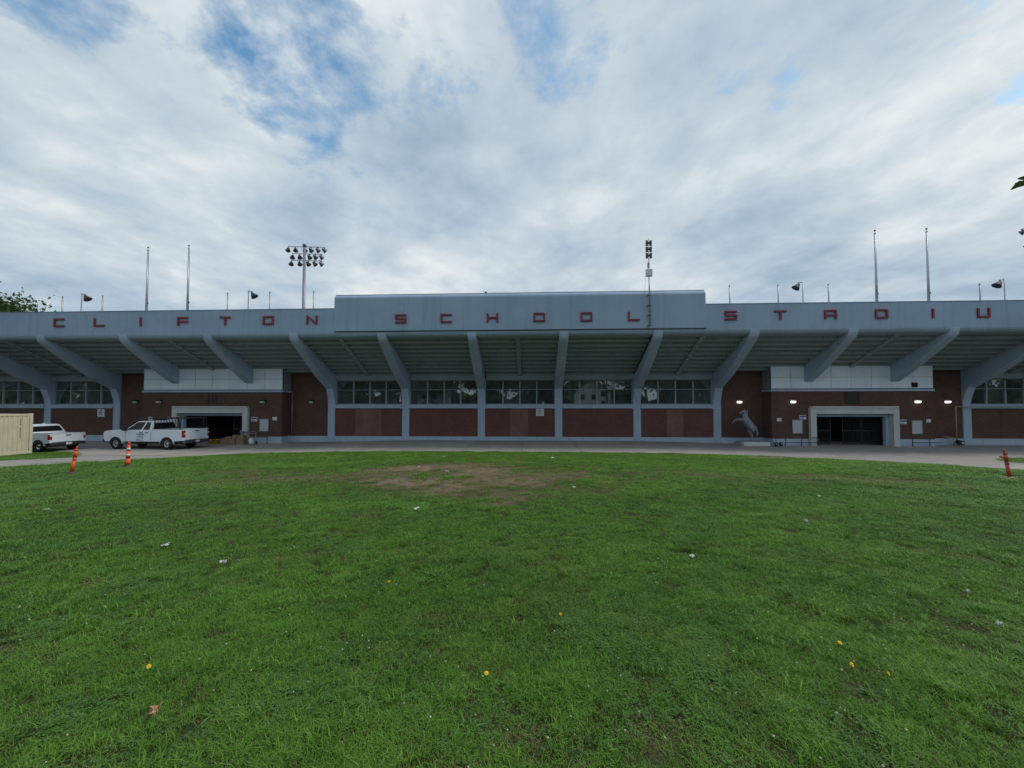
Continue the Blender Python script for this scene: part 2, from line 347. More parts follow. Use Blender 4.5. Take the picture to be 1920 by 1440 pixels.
BARE = [(-4.3,-17.4,1.9,1.5,1.0),(-2.9,-16.4,2.0,1.5,1.0),(-1.8,-18.3,1.7,1.8,1.0),(-3.3,-21.0,1.9,1.2,0.95),(-2.0,-22.2,1.3,1.0,0.85),(-0.7,-20.4,1.6,2.0,0.8),(0.5,-19.0,1.9,1.8,0.6),(-0.7,-23.4,0.7,1.2,0.55),(-4.6,-19.3,1.8,1.6,0.55),(-7.6,-20.2,2.3,1.4,0.45),(-9.6,-19.6,1.8,1.2,0.3),(9.0,-19.2,2.4,1.0,0.4),(10.9,-20.4,1.7,0.9,0.4),(4.8,-18.6,2.0,1.3,0.3),(-4.6,-28.4,0.5,0.25,0.3),(0.55,-30.0,0.3,0.22,0.15),(-0.35,-29.9,0.35,0.18,0.12),(2.15,-29.6,0.3,0.12,0.4),(-2.9,-27.3,0.5,0.2,0.3)]
def bare(X, Y):
    X = np.asarray(X, float); Y = np.asarray(Y, float)
    nx = vnoise(X, Y, 0.8, 1)*0.55; ny = vnoise(X, Y, 0.8, 2)*0.55; nn = vnoise(X, Y, 2.2, 3)
    m = np.zeros(np.shape(X))
    for cx_, cy_, rx, ry, a in BARE:
        q = ((X+nx-cx_)/rx)**2+((Y+ny-cy_)/ry)**2; m = np.maximum(m, a*np.clip(1.15-q*0.95+nn*1.0, 0, 1))
    return np.clip(m, 0, 1)

def axis(lo, hi, step, far, lo_far=None):
    a = list(np.arange(lo, hi+1e-6, step)); s = step*2; x = hi
    while x < far: x += s; a.append(x); s *= 1.5
    s = step*2; x = lo
    while x > -far: x -= s; a.insert(0, x); s *= 1.5
    return np.array(a)
gx = axis(-26, 26, 0.3, 2500); gy = axis(-33, -6, 0.3, 2500)
GX, GY = np.meshgrid(gx, gy); GZ = zg(GX, GY)
nx_, ny_ = len(gx), len(gy)
vv = np.stack([GX.ravel(), GY.ravel(), GZ.ravel()], 1)
fi = np.arange(nx_*ny_).reshape(ny_, nx_)
ff = np.stack([fi[:-1,:-1].ravel(), fi[:-1,1:].ravel(), fi[1:,1:].ravel(), fi[1:,:-1].ravel()], 1)
me = bpy.data.meshes.new('ground'); me.from_pydata(vv.tolist(), [], ff.tolist()); me.polygons.foreach_set('use_smooth', [True]*len(ff))
near = (np.abs(GX) < 13) & (GY > -32) & (GY < -12)
bv = np.zeros(GX.shape); bv[near] = bare(GX[near], GY[near])
atr = me.attributes.new('bare', 'FLOAT', 'POINT'); atr.data.foreach_set('value', bv.ravel().astype(np.float32))
me.materials.append(SOIL); ground = bpy.data.objects.new('ground', me); COL.objects.link(ground); struct(ground)

# pavement: a base sheet and separate concrete slabs with open joints
PAVE_OUT = [(-90,0.6),(-90,-6.9),(-34,-6.9),(-30.4,-7.6),(-28.4,-9.1),(-25.2,-12.1),(-24.2,-14.2),(-24.1,-15.6),(-24.2,-50),(-19.9,-50),(-19.8,-18.2),(-19.5,-15.5),(-19.6,-12),(-19.5,-9.4),(-18.6,-8.1),(-16.4,-7.6),(-10,-7.75),(-4.8,-7.8),(5.2,-7.8),(9.6,-8.5),(13.7,-9.1),(16.4,-9.6),(18.0,-10.7),(18.8,-12.5),(18.7,-14.5),(18.4,-17),(18.3,-50),(24.0,-50),(24.0,-12.2),(25.0,-10.5),(28.2,-7.6),(90,-7.2),(90,0.6)]
def clip(poly, x0, x1, y0, y1):
    def cut(P, ins, inter):
        out = []
        for i in range(len(P)):
            a, b = P[i-1], P[i]
            if ins(b):
                if not ins(a): out.append(inter(a, b))
                out.append(b)
            elif ins(a): out.append(inter(a, b))
        return out
    def ix(x): return lambda a, b: (x, a[1]+(b[1]-a[1])*(x-a[0])/(b[0]-a[0]))
    def iy(y): return lambda a, b: (a[0]+(b[0]-a[0])*(y-a[1])/(b[1]-a[1]), y)
    P = poly
    for ins, it in ((lambda p: p[0] >= x0, ix(x0)), (lambda p: p[0] <= x1, ix(x1)), (lambda p: p[1] >= y0, iy(y0)), (lambda p: p[1] <= y1, iy(y1))):
        if not P: return []
        P = cut(P, ins, it)
    out = []
    for p in P:
        if not out or (abs(p[0]-out[-1][0])+abs(p[1]-out[-1][1])) > 1e-4: out.append(p)
    return out
def sheet(name, poly, dz, mat, grid, parent=None):
    n = len(poly); pts = [Vector(p) for p in poly]; edges = [(i, (i+1) % n) for i in range(n)]
    xs = [p[0] for p in poly]; ys = [p[1] for p in poly]
    gxs, gys = np.meshgrid(np.arange(min(xs)+grid/2, max(xs), grid), np.arange(min(ys)+grid/2, max(ys), grid))
    ok = inpoly(gxs, gys, poly)
    pts += [Vector((x, y)) for x, y in zip(gxs[ok], gys[ok])]
    r = delaunay_2d_cdt(pts, edges, [], 1, 1e-5)
    V = [(p.x, p.y, zgs(p.x, p.y)+dz) for p in r[0]]
    if not r[2]: return None
    F = [tuple(f) for f in r[2]]
    nv = len(V)
    # skirt so the piece has thickness
    cnt = {}
    for f in F:
        for i in range(len(f)):
            e = (f[i], f[(i+1) % len(f)]); cnt[e] = 1
    bd = [e for e in cnt if (e[1], e[0]) not in cnt]
    V += [(x, y, z-0.12) for x, y, z in V]
    F += [(b, a, a+nv, b+nv) for a, b in bd]
    m = MB(); m.add(V, F); return m.build(name, mat, parent)
pave = sheet('pavement', PAVE_OUT, 0.012, JOINT, 1.5); struct(pave)
J = 0.014
def slabs(xs, ys):
    for x0, x1 in zip(xs, xs[1:]):
        for y0, y1 in zip(ys, ys[1:]):
            P = clip(PAVE_OUT, x0+J, x1-J, y0+J, y1-J)
            if len(P) < 3: continue
            ar = abs(sum(P[i-1][0]*P[i][1]-P[i][0]*P[i-1][1] for i in range(len(P))))/2
            if ar < 0.3: continue
            o = sheet('slab', P, 0.034+random.uniform(-0.006, 0.006), SLAB, 1.2, pave)
slabs([-19.7+4.2*i for i in range(-8, 0)]+[-19.7]+[-19.7+3.83*i for i in range(1, 11)]+[18.6+4.4*i for i in range(1, 8)], [-9.9, -4.3, 0.55])
slabs([-32, -19.5], [-48, -38, -32, -27, -22.5, -18.2, -14.0, -9.9])
slabs([16, 30], [-48, -38, -32, -27, -22.5, -18.2, -14.0, -9.9])

# ------------------------------------------------------------------ the stadium
BAY, X0 = 6.427, -16.93
KMIN, KMAX = -7, 10
def colx(k_): return X0+BAY*k_
RW = 0.31                                    # half width of a rib
XL, XR = colx(KMIN)-0.31, colx(KMAX)+0.31
stadium = empty('stadium', (0, 0, 0)); tag(stadium, 'long grey-blue concrete and brick stadium with cantilevered stand and red letters', 'stadium')

# ribs (o = metres out from the wall line, towards the viewer)
RIB = [(0,-0.4),(0,3.15),(0.05,3.5),(0.17,3.85),(0.34,4.35),(0.66,4.53),(1.0,4.72),(1.5,4.99),(2.15,5.36),(3.2,6.07),(4.2,6.78),(5.0,7.36),(5.2,7.52),(5.32,7.66),(5.395,7.84),(5.423,8.02),(5.424,8.14)]
RIBTOP = [(5.1,8.28),(0.0,6.05),(-0.55,6.05),(-0.55,-0.4)]
full = [(-o, z) for o, z in RIB+RIBTOP]
hang = [(-o, z) for o, z in [(1.0,4.72)]+RIB[7:]+[(5.1,8.28),(1.0,6.5)]]
def ribmesh(poly): 
    m = MB(); m.prism(poly, -RW, RW, 'x'); return m
rib0 = None; hang0 = None
for k_ in range(KMIN, KMAX+1):
    hanging = k_ in (-2, -1, 6, 7)
    if hanging:
        if hang0 is None: hang0 = ribmesh(hang).build('rib', PAINT_COL, stadium, (colx(k_), 0, 0), 0.03)
        else: inst(hang0, 'rib', stadium, (colx(k_), 0, 0))
    else:
        if rib0 is None: rib0 = ribmesh(full).build('rib', PAINT_COL, stadium, (colx(k_), 0, 0), 0.03)
        else: inst(rib0, 'rib', stadium, (colx(k_), 0, 0))

# stepped underside of the seating terraces: one piece per row and bay
step0 = None
L_ = [(0,0),(-0.548,0),(-0.548,0.37),(-0.43,0.37),(-0.43,0.12),(0,0.12)]
for k_ in range(KMIN, KMAX):
    for i in range(9):
        loc = (colx(k_)+BAY/2, -0.1-0.55*i, 5.75+0.25*i)
        if step0 is None:
            m = MB(); m.prism(L_, -(BAY/2-RW-0.003), BAY/2-RW-0.003, 'x'); step0 = m.build('terrace_step', SOFFIT, stadium, loc, 0.012, 1)
        else: inst(step0, 'terrace_step', stadium, loc)
    m = MB(); m.box(-(BAY/2-RW-0.003), BAY/2-RW-0.003, -0.097, 0.6, 5.752, 5.868); m.build('terrace_slab', SOFFIT, stadium, (colx(k_)+BAY/2, 0, 0))
    if k_ % 2 == 0:
        m = MB(); m.prism([(-0.15,5.45),(-0.15,5.85),(-5.02,8.05),(-5.02,7.72)], -0.16, 0.16, 'x'); m.build('secondary_beam', SOFFIT, stadium, (colx(k_)+BAY/2, 0, 0), 0.02)

# parapet along the whole stand, rolled under at its lower edge
arc = [(-5.07-0.35*math.sin(t), 8.15-0.35*math.cos(t)) for t in [math.pi/2*i/8 for i in range(9)]]
par = [(-5.06,8.3)]+arc+[(-5.42,9.80),(-5.40,9.85),(-5.19,9.85),(-5.17,9.83),(-5.17,8.5)]
m = MB(); m.prism(par, XL, XR, 'x'); parapet = m.build('parapet', PAINT, stadium)
# smooth the rolled edge
for p in parapet.data.polygons: p.use_smooth = False
m = MB()
for xj in [colx(k_)+BAY*0.5 for k_ in (-5,-2,7)]: m.box(xj-0.008, xj+0.008, -5.424, -5.3, 8.2, 9.8)
m.build('expansion_joint', SOFFIT, parapet)
m = MB(); m.box(XL, XR, -5.445, -5.14, 9.852, 9.885); m.build('coping', PAINT, parapet)
arc2 = [(-5.16-0.32*math.cos(t), 10.52+0.32*math.sin(t)) for t in [math.pi/2*i/8 for i in range(9)]]
m = MB(); m.prism([(-5.48,8.2)]+arc2+[(-4.5,10.86),(-4.5,8.5),(-5.14,8.5),(-5.14,8.2)], -13.93, 11.96, 'x')
raised = m.build('raised_parapet', PAINT, stadium, None, 0.05, 3)
m = MB(); m.box(-13.97, 12.0, -5.2, -4.45, 10.865, 10.90); m.build('roof_edge', GALV, raised)
m = MB(); m.box(-13.93, 11.96, -5.476, -5.40, 8.165, 8.196); m.build('shadow_gap', DARKMETAL, raised)
m = MB(); m.tube((-3.15,-4.9,10.9),(-3.15,-4.9,11.0),0.05).tube((-3.15,-5.0,11.0),(-3.15,-4.8,11.02),0.08); m.build('vent_cap', DARKMETAL, raised)

# letters
def letter_mb(c, w=0.80, h=0.63, s=0.125, d=0.09):
    m = MB(); B = lambda x0, x1, z0, z1, dd=d: m.box(x0-w/2, x1-w/2, -dd, 0, z0-h/2, z1-h/2)
    def diag(x0, x1, up, z0=0.0, z1=h, dd=d-0.004):
        q = [(x0,z1),(x0+s*1.15,z1),(x1,z0),(x1-s*1.15,z0)] if not up else [(x0,z0),(x0+s*1.15,z0),(x1,z1),(x1-s*1.15,z1)]
        m.prism([(x-w/2, z-h/2) for x, z in q], -dd, 0, 'y')
    if c == 'C': B(0,s,0,h); B(s,w,0,s); B(s,w,h-s,h)
    elif c == 'L': B(0,s,0,h); B(s,w,0,s)
    elif c == 'I': B(w/2-s/2,w/2+s/2,0,h)
    elif c == 'F': B(0,s,0,h); B(s,w,h-s,h); B(s,w,h*0.36,h*0.36+s)
    elif c == 'T': B(0,w,h-s,h); B(w/2-s/2,w/2+s/2,0,h-s)
    elif c in 'OD': B(0,s,0,h); B(w-s,w,0,h); B(s,w-s,0,s); B(s,w-s,h-s,h)
    elif c == 'N': B(0,s,0,h); B(w-s,w,0,h); diag(0,w,False)
    elif c == 'S': B(0,w,h-s,h); B(0,s,h/2+s/2,h-s); B(0,w,h/2-s/2,h/2+s/2); B(w-s,w,s,h/2-s/2); B(0,w,0,s)
    elif c == 'H': B(0,s,0,h); B(w-s,w,0,h); B(s,w-s,h/2-s/2,h/2+s/2)
    elif c == 'A': B(0,s,0,h); B(w-s,w,0,h); B(s,w-s,h-s,h); B(s,w-s,h*0.30,h*0.30+s)
    elif c == 'U': B(0,s,0,h); B(w-s,w,0,h); B(s,w-s,0,s)
    elif c == 'M': B(0,s,0,h); B(w-s,w,0,h); diag(0.03,w/2+s*0.4,False,0.12); diag(w/2-s*0.4,w-0.03,True,0.12)
    return m
LET = [('C',-34.70),('L',-31.57),('I',-28.38),('F',-25.18),('T',-21.97),('O',-18.77),('N',-15.55),('S',-9.10),('C',-5.86),('H',-2.61),('O',0.64),('O',3.88),('L',7.11),('S',13.60),('T',16.86),('A',20.12),('D',23.39),('I',26.66),('U',29.83),('M',33.1)]
for c, x in LET:
    up = abs(x+1) < 12.9
    letter_mb(c).build('letter', LETTER, raised if up else parapet, (x, -5.482 if up else -5.422, 9.055), 0.008, 1)

# window bays
pane_g = {}
win0 = None
WZ0, WZT, WZ1 = 3.03, 4.28, 5.07
def window_bay(xc, first):
    hw = BAY/2-RW
    m = MB(); y0, y1 = 0.30, 0.40
    m.box(-hw, hw, y0, y1, WZ1-0.06, WZ1); m.box(-hw, hw, y0, y1, WZ0, WZ0+0.06)
    m.box(-hw, -hw+0.06, y0+0.002, y1-0.002, WZ0+0.06, WZ1-0.06); m.box(hw-0.06, hw, y0+0.002, y1-0.002, WZ0+0.06, WZ1-0.06)
    w = m.build('window', FRAME, stadium, (xc, 0, 0))
    pw = (2*hw-0.12)/4
    for i in range(1, 4):
        m = MB(); m.box(-0.05, 0.05, y0-0.03, y1-0.004, WZ0+0.06, WZ1-0.06); m.build('mullion', FRAME, w, (-hw+0.06+pw*i, 0, 0))
    m = MB()
    for i in range(4): m.box(-hw+0.06+pw*i+0.052, -hw+0.06+pw*(i+1)-0.052, y0+0.01, y1-0.01, WZT-0.025, WZT+0.025)
    m.build('transom', FRAME, w)
    for i in range(4):
        for z0, z1 in ((WZ0+0.06, WZT-0.025), (WZT+0.025, WZ1-0.06)):
            m = MB(); a, b = pw/2-0.054, 0.0
            m.box(-a, a, -0.003, 0.003, z0+0.002, z1-0.002)
            p = m.build('pane', GLASS, w, (-hw+0.06+pw*(i+0.5), 0.352, 0)); p.rotation_euler = (random.uniform(-0.003, 0.003), 0, random.uniform(-0.004, 0.004))
    return w
def bay_common(k_, infill=None):
    xa, xb = colx(k_)+RW+0.002, colx(k_+1)-RW-0.002; xc = (xa+xb)/2
    m = MB(); m.box(xa, xb, -0.03, 0.55, 5.075, 5.748); m.build('lintel_beam', SOFFIT, stadium, None, 0.015)
    window_bay(xc, k_)
    m = MB(); m.box(xa, xb, -0.05, 0.5, 2.70, 3.025); m.build('sill', PAINT_COL, stadium, None, 0.02)
    m = MB(); m.box(xa, xb, 0.06, 0.45, 0.345, 2.698); m.build('brick_panel', BRICK_RED if -1 < k_ < 5 else BRICK_BROWN, stadium)
    m = MB(); m.box(xa, xb, 0.02, 0.47, -0.4, 0.342); m.build('plinth', PLINTH, stadium, None, 0.012)
    if infill:
        w, h, off = infill; m = MB(); m.box(xc+off-w/2, xc+off+w/2, 0.045, 0.2, 2.69-h, 2.69); m.build('brick_infill', BRICK_INFILL if -1 < k_ < 5 else BRICK_BROWN, stadium)
INF = {0: (2.25, 2.34, 0.0), 2: (1.5, 2.34, -0.05), 4: (1.35, 2.34, -0.15), -4: (1.2, 1.15, -0.1), 8: (1.4, 2.3, 0)}
for k_ in list(range(KMIN, -3))+list(range(0, 5))+list(range(8, KMAX)): bay_common(k_, INF.get(k_))
# concourse behind the windows
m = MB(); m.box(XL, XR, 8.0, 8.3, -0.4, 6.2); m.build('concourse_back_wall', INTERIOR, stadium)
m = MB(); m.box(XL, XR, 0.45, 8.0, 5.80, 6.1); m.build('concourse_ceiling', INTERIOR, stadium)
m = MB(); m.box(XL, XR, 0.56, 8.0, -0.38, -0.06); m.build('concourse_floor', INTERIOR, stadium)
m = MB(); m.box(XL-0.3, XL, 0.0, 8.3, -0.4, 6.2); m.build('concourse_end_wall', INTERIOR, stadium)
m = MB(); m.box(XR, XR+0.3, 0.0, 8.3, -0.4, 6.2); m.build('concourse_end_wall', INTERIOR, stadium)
for x in (-6.95, 3.35, 9.75, -11.15, 37.9, -39.0):
    m = MB(); m.box(x-0.19, x+0.19, 0.7, 1.05, -0.06, 4.2); m.build('concourse_post', INTPOST, stadium, None, 0.02)
m = MB(); m.box(36.9, 38.3, 1.6, 1.68, 3.30, 3.36); m.build('light_tube', TUBELIT, stadium)

# entrance blocks
def entrance(kmid, gate_open, gx0):
    xc = colx(kmid); hw = 6.03; yf = -1.1
    blk = MB()
    dx = 3.02                                        # half door opening in the brick
    for a, b in ((-hw, -dx), (dx, hw)): blk.box(xc+a, xc+b, yf, yf+0.35, 0.36, 4.05)
    blk.box(xc-dx, xc+dx, yf, yf+0.35, 2.45, 4.05)
    e = blk.build('entrance_block', BRICK_BROWN, stadium)
    for sgn in (-1, 1):
        m = MB(); x = xc+sgn*hw; m.box(min(x, x-sgn*0.3), max(x, x-sgn*0.3), yf+0.352, 0.1, 0.36, 4.05); m.build('return_wall', BRICK_SIDE, e)
        m = MB(); x = xc+sgn*(hw-0.02); m.box(min(x, x-sgn*0.3), max(x, x-sgn*0.3), yf+0.3, 0.1, 4.26, 6.2); m.build('upper_return', SOFFIT, e)
    # plinth
    for a, b in ((-hw-0.02, -3.3), (3.3, hw+0.02)):
        m = MB(); m.box(xc+a, xc+b, yf-0.03, yf+0.36, -0.45, 0.358); m.build('plinth', PLINTH, e, None, 0.012)
    for sgn in (-1, 1):
        m = MB(); x = xc+sgn*(hw+0.02); m.box(min(x, x-sgn*0.3), max(x, x-sgn*0.3), yf+0.362, 0.05, -0.45, 0.358); m.build('plinth', PLINTH, e)
    # band and white panels
    m = MB(); m.box(xc-hw-0.06, xc+hw+0.06, yf-0.06, 0.1, 4.052, 4.20); m.build('band_course', PLINTH, e, None, 0.01)
    m = MB(); m.box(xc-hw-0.02, xc+hw+0.02, yf-0.02, 0.08, 4.202, 4.255); m.build('band_flashing', RAILMETAL, e)
    pw = 2*hw/8
    for i in range(8):
        for z0, z1 in ((4.27, 5.14), (5.16, 6.05)):
            m = MB(); m.box(-pw/2+0.012, pw/2-0.012, 0, 0.08, z0, z1); m.build('wall_panel', PANEL, e, (xc-hw+pw*(i+0.5), yf+random.uniform(-0.004, 0.004), 0), 0.006, 1)
    m = MB(); m.box(xc-hw+0.03, xc+hw-0.03, yf+0.05, yf+0.2, 4.258, 6.2); m.build('panel_backing', DARKMETAL, e)
    # stone surround: stepped lintel and jambs
    yo = yf-0.26; ox = 3.27
    m = MB()
    m.box(xc-ox, xc-ox+0.44, yo, yf+0.4, -0.45, 2.60); m.box(xc+ox-0.44, xc+ox, yo, yf+0.4, -0.45, 2.60)
    m.box(xc-ox+0.44, xc+ox-0.44, yo, yf+0.4, 2.30, 2.60)
    m.box(xc-ox, xc+ox, yo, yf+0.1, 2.602, 2.76)
    s1 = m.build('door_surround', STONE, e, None, 0.02)
    m = MB(); m.box(xc-ox-0.07+0.15, xc+ox+0.07-0.15, yo-0.07, yf+0.05, 2.762, 2.89); m.build('door_cornice', STONE, e, None, 0.02)
    # recessed inner frame
    yi = yf+0.15
    m = MB(); m.box(xc-ox+0.442, xc-ox+0.66, yi, yi+0.3, -0.4, 2.28); m.box(xc+ox-0.66, xc+ox-0.442, yi, yi+0.3, -0.4, 2.28); m.box(xc-ox+0.66, xc+ox-0.66, yi, yi+0.3, 2.08, 2.28)
    m.build('inner_frame', PLINTH, e, None, 0.015)
    # passage walls and ceiling behind the opening
    for sgn in (-1, 1):
        m = MB(); m.box(xc+sgn*3.2-0.15, xc+sgn*3.2+0.15, yf+0.46, 7.9, -0.3, 3.0); m.build('passage_wall', INTERIOR, e)
    m = MB(); m.box(xc-3.04, xc+3.04, yf+0.46, 7.9, 2.6, 2.8); m.build('passage_ceiling', INTERIOR, e)
    # gate leaves of upright bars in a flat frame
    yg = yf+0.75
    leaves = [(-2.75, -1.05), (-1.02, -0.2), (-0.17, 1.28), (1.31, 2.75)]
    for j, (a, b) in enumerate(leaves):
        if gate_open and j in (1, 2): continue
        if (not gate_open) and j == 1: continue
        m = MB(); z0, z1 = -0.12, 2.04
        m.box(xc+a, xc+a+0.06, yg, yg+0.05, z0, z1); m.box(xc+b-0.06, xc+b, yg, yg+0.05, z0, z1)
        for z in (z0+0.06, 0.95, z1-0.06): m.box(xc+a+0.06, xc+b-0.06, yg+0.005, yg+0.045, z-0.035, z+0.035)
        x = xc+a+0.16
        while x < xc+b-0.08: m.box(x-0.012, x+0.012, yg+0.012, yg+0.036, z0, z1); x += 0.13
        m.build('gate_leaf', DARKMETAL, e)
    return e, xc
eL, xL = entrance(-1.5, True, 0); eR, xR_ = entrance(6.5, False, 0)
# recessed brick beside the blocks
for ka, kb, e_x in ((-3, 0, xL), (5, 8, xR_)):
    for x0, x1 in ((colx(ka)+RW+0.002, e_x-6.03-0.004), (e_x+6.03+0.004, colx(kb)-RW-0.002)):
        m = MB(); m.box(x0, x1, 0.1, 0.5, 0.345, 5.748); m.build('recess_wall', BRICK_BROWN, stadium)
        m = MB(); m.box(x0, x1, 0.05, 0.5, -0.45, 0.342); m.build('plinth', PLINTH, stadium, None, 0.012)
# conduits on the ribs, drain pipe on the left block
for x, y, z0, o1, z1 in ((colx(2)-RW-0.05, -5.1, 7.75, -1.6, 5.95), (colx(4)-RW-0.05, -5.1, 7.75, -0.4, 5.5)):
    m = MB(); m.path([(x, y, z0), (x, o1, z1)], 0.045); m.build('conduit', DARKMETAL, stadium)
for x in (colx(2)+RW+0.09, colx(3)+RW+0.07):
    m = MB(); m.tube((x, -0.6, 5.2), (x, -0.6, 6.0), 0.05); m.build('drain_pipe', DARKMETAL, stadium)
m = MB(); m.tube((xL+6.2, -0.0, 0.35), (xL+6.2, -0.0, 4.0), 0.035); m.build('drain_pipe', GALV, stadium)

# ------------------------------------------------------------------ things fixed to the stadium
def wall_lamp(x, y, lit, label):
    t = empty('wall_lamp', (x, y, 3.26)); tag(t, label, 'wall lamp', 'lamps on the entrance walls')
    m = MB(); m.box(-0.19, 0.19, -0.06, 0, -0.13, 0.16); m.prism([(-0.05,0.15),(-0.26,0.07),(-0.26,0.03),(-0.06,0.05)], -0.19, 0.19, 'x'); m.build('housing', DARKMETAL if not lit else GALV, t, None, 0.015)
    m = MB(); prof = [(0.001,-0.001)]
    vs = []; n = 12
    m.prism([(-0.06,0.04),(-0.245,0.02),(-0.23,-0.06),(-0.15,-0.11),(-0.06,-0.12)], -0.165, 0.165, 'x'); m.build('lens', LAMPLIT if lit else LAMPOFF, t, None, 0.03, 3)
    return t
lampdefs = [(-34.49,0.1,False,'unlit dome wall lamp left of the white pickup, on the recessed brick'),(-31.12,-1.1,False,'unlit dome wall lamp above the white pickup cab, on the left entrance block'),(-22.13,-1.1,False,'unlit dome wall lamp on the left entrance block, right of its doorway'),(-18.69,0.1,False,'unlit dome wall lamp on recessed brick right of the left entrance block'),
            (16.96,0.1,True,'lit wall lamp directly above the rearing horse statue'),(20.37,-1.1,True,'lit wall lamp on the right entrance block, left of its doorway'),(29.60,-1.1,True,'lit wall lamp on the right entrance block, right of its doorway'),(33.01,0.1,True,'lit wall lamp above the gas meter on recessed brick at far right')]
for d in lampdefs: wall_lamp(*d)
def flat_sign(name, x0, x1, z0, z1, y, mat, label, cat, marks=(), markmat=None, frame=None, group=None):
    m = MB(); w, h = x1-x0, z1-z0
    m.box(0, w, -0.025, 0, 0, h); o = m.build(name, mat, None, (x0, y-0.004, z0), 0.004, 1); tag(o, label, cat, group)
    if marks:
        m = MB()
        for a, b, c, d_ in marks: m.box(a*w, b*w, -0.030, -0.026, c*h, d_*h)
        m.build('lettering', markmat, o)
    if frame:
        m = MB(); t = 0.035
        m.box(-t, w+t, -0.045, 0, h, h+t); m.box(-t, w+t, -0.045, 0, -t, 0); m.box(-t, 0, -0.045, 0, 0, h); m.box(w, w+t, -0.045, 0, 0, h); m.build('frame', frame, o)
    return o
def textrow(x0, x1, z0, z1, n, seed):
    r = random.Random(seed); out = []; x = x0; cw = (x1-x0)/n
    for i in range(n):
        if r.random() > 0.12: out.append((x0+cw*i, x0+cw*(i+0.72), z0, z1))
    return out
banner = [(0.04,0.96,0.52,0.86)]+textrow(0.1, 0.9, 0.16, 0.36, 7, 3)
yB = -1.1
flat_sign('wall_sign', 19.2, 19.53, 1.71, 1.97, yB, WHITE, 'small blank white sign left of the board, left side of right entrance', 'sign', textrow(0.15,0.85,0.4,0.6,4,1), BOARD)
flat_sign('notice_board', 20.37, 21.07, 0.81, 1.8, yB, BOARD, 'tall grey notice board left of the right entrance doorway', 'notice board', frame=GALV)
flat_sign('wall_sign', 20.9, 21.4, 1.84+0.03, 2.2, yB, WHITE, 'blue and white sign above the notice board left of the right doorway', 'sign', banner, SIGNBLUE)
flat_sign('wall_sign', 28.37, 28.83, 1.53, 1.86, yB, WHITE, 'blue and white sign beside the right jamb of the right doorway', 'sign', banner, SIGNBLUE)
flat_sign('notice_board', 29.22, 29.93, 0.8, 1.77, yB, BOARD, 'tall grey notice board right of the right entrance doorway', 'notice board', frame=GALV)
flat_sign('wall_sign', 30.28, 30.59, 1.65, 1.9, yB, WHITE, 'small white sign at the right end of the right entrance block', 'sign', textrow(0.15,0.85,0.4,0.6,4,2), BOARD)
flat_sign('wall_sign', -23.15, -22.63, 1.63, 1.99, yB, WHITE, 'blue and white sign beside the right jamb of the left doorway', 'sign', banner, SIGNBLUE)
flat_sign('notice_board', -22.38, -21.66, 0.84, 1.81, yB, BOARD, 'tall grey notice board right of the left entrance doorway', 'notice board', frame=GALV)
flat_sign('wall_sign', -21.31, -20.94, 1.72, 1.99, yB, WHITE, 'small white sign right of the board on the left entrance block', 'sign', textrow(0.15,0.85,0.4,0.6,4,4), BOARD)
flat_sign('wall_sign', -32.1, -31.72, 1.7, 1.98, yB, WHITE, 'small white sign on brick just above the white pickup roof', 'sign', textrow(0.15,0.85,0.4,0.6,4,5), BOARD)
flat_sign('wall_sign', -30.46, -29.98, 1.62, 1.98, yB, WHITE, 'blue and white sign beside the left jamb of the left doorway, behind the ladder rack', 'sign', banner, SIGNBLUE)
flat_sign('wall_sign', 0.49, 1.15, 2.07, 2.68, 0.06, WHITE, 'white two-part sign with dark lettering below the sill of the middle window bay', 'sign', textrow(0.32,0.68,0.80,0.93,3,8)+[(0.0,1.0,0.70,0.735)]+textrow(0.30,0.70,0.46,0.60,3,9)+textrow(0.12,0.88,0.28,0.35,8,10)+textrow(0.2,0.8,0.15,0.2,7,11), SIGNDARK)
flat_sign('wall_sign', -38.0, -37.35, 1.97, 2.63, 0.06, WHITE, 'square white sign with blue emblem on brick behind the two pickups', 'sign', [(0.32,0.68,0.74,0.88),(0.2,0.8,0.5,0.62),(0.36,0.64,0.36,0.46),(0.15,0.85,0.18,0.27)], SIGNBLUE)
flat_sign('plaque', 24.37, 25.33, 3.1, 3.95, yB, BRONZE, 'dark bronze plaque above the right entrance doorway', 'plaque', frame=BRONZE)
t = empty('slot_vent', (-26.5, yB, 3.14)); tag(t, 'three dark vertical slots above the left entrance doorway', 'vent')
for x in (-0.36, -0.02, 0.30):
    m = MB(); m.box(x-0.07, x+0.07, -0.02, 0, 0, 0.85); m.build('slot', BRONZE, t)
t = empty('louvre_vent', (29.5, yB, 4.35)); tag(t, 'small dark louvred vent on the white panels of right entrance', 'vent')
m = MB(); m.box(-0.23,0.23,-0.03,-0.008,0,0.37); m.build('frame', BRONZE, t)
for i in range(5):
    m = MB(); m.prism([(-0.065,0.03+0.066*i),(-0.03,0.07+0.066*i),(-0.03,0.058+0.066*i)], -0.2, 0.2, 'x'); m.build('blade', DARKMETAL, t)
def rail(name, x0, x1, y, posts, h, rails, label, top_ext=None):
    t = empty(name, (0, 0, 0)); tag(t, label, 'handrail')
    for x in posts:
        m = MB(); z = zgs(x, y)+0.03; m.tube((x, y, z), (x, y, z+h), 0.03); m.build('post', RAILMETAL, t)
    for hh, a, b in rails:
        m = MB(); m.tube((a, y, zgs(a, y)+hh), (b, y, zgs(b, y)+hh), 0.026); m.build('rail', RAILMETAL, t)
    return t
rail('handrail', 19.5, 22, -1.5, (19.55, 20.75, 22.0), 0.62, ((0.33,19.55,22.0),(0.68,21.5,22.0)), 'dark low pipe rail left of the right entrance doorway')
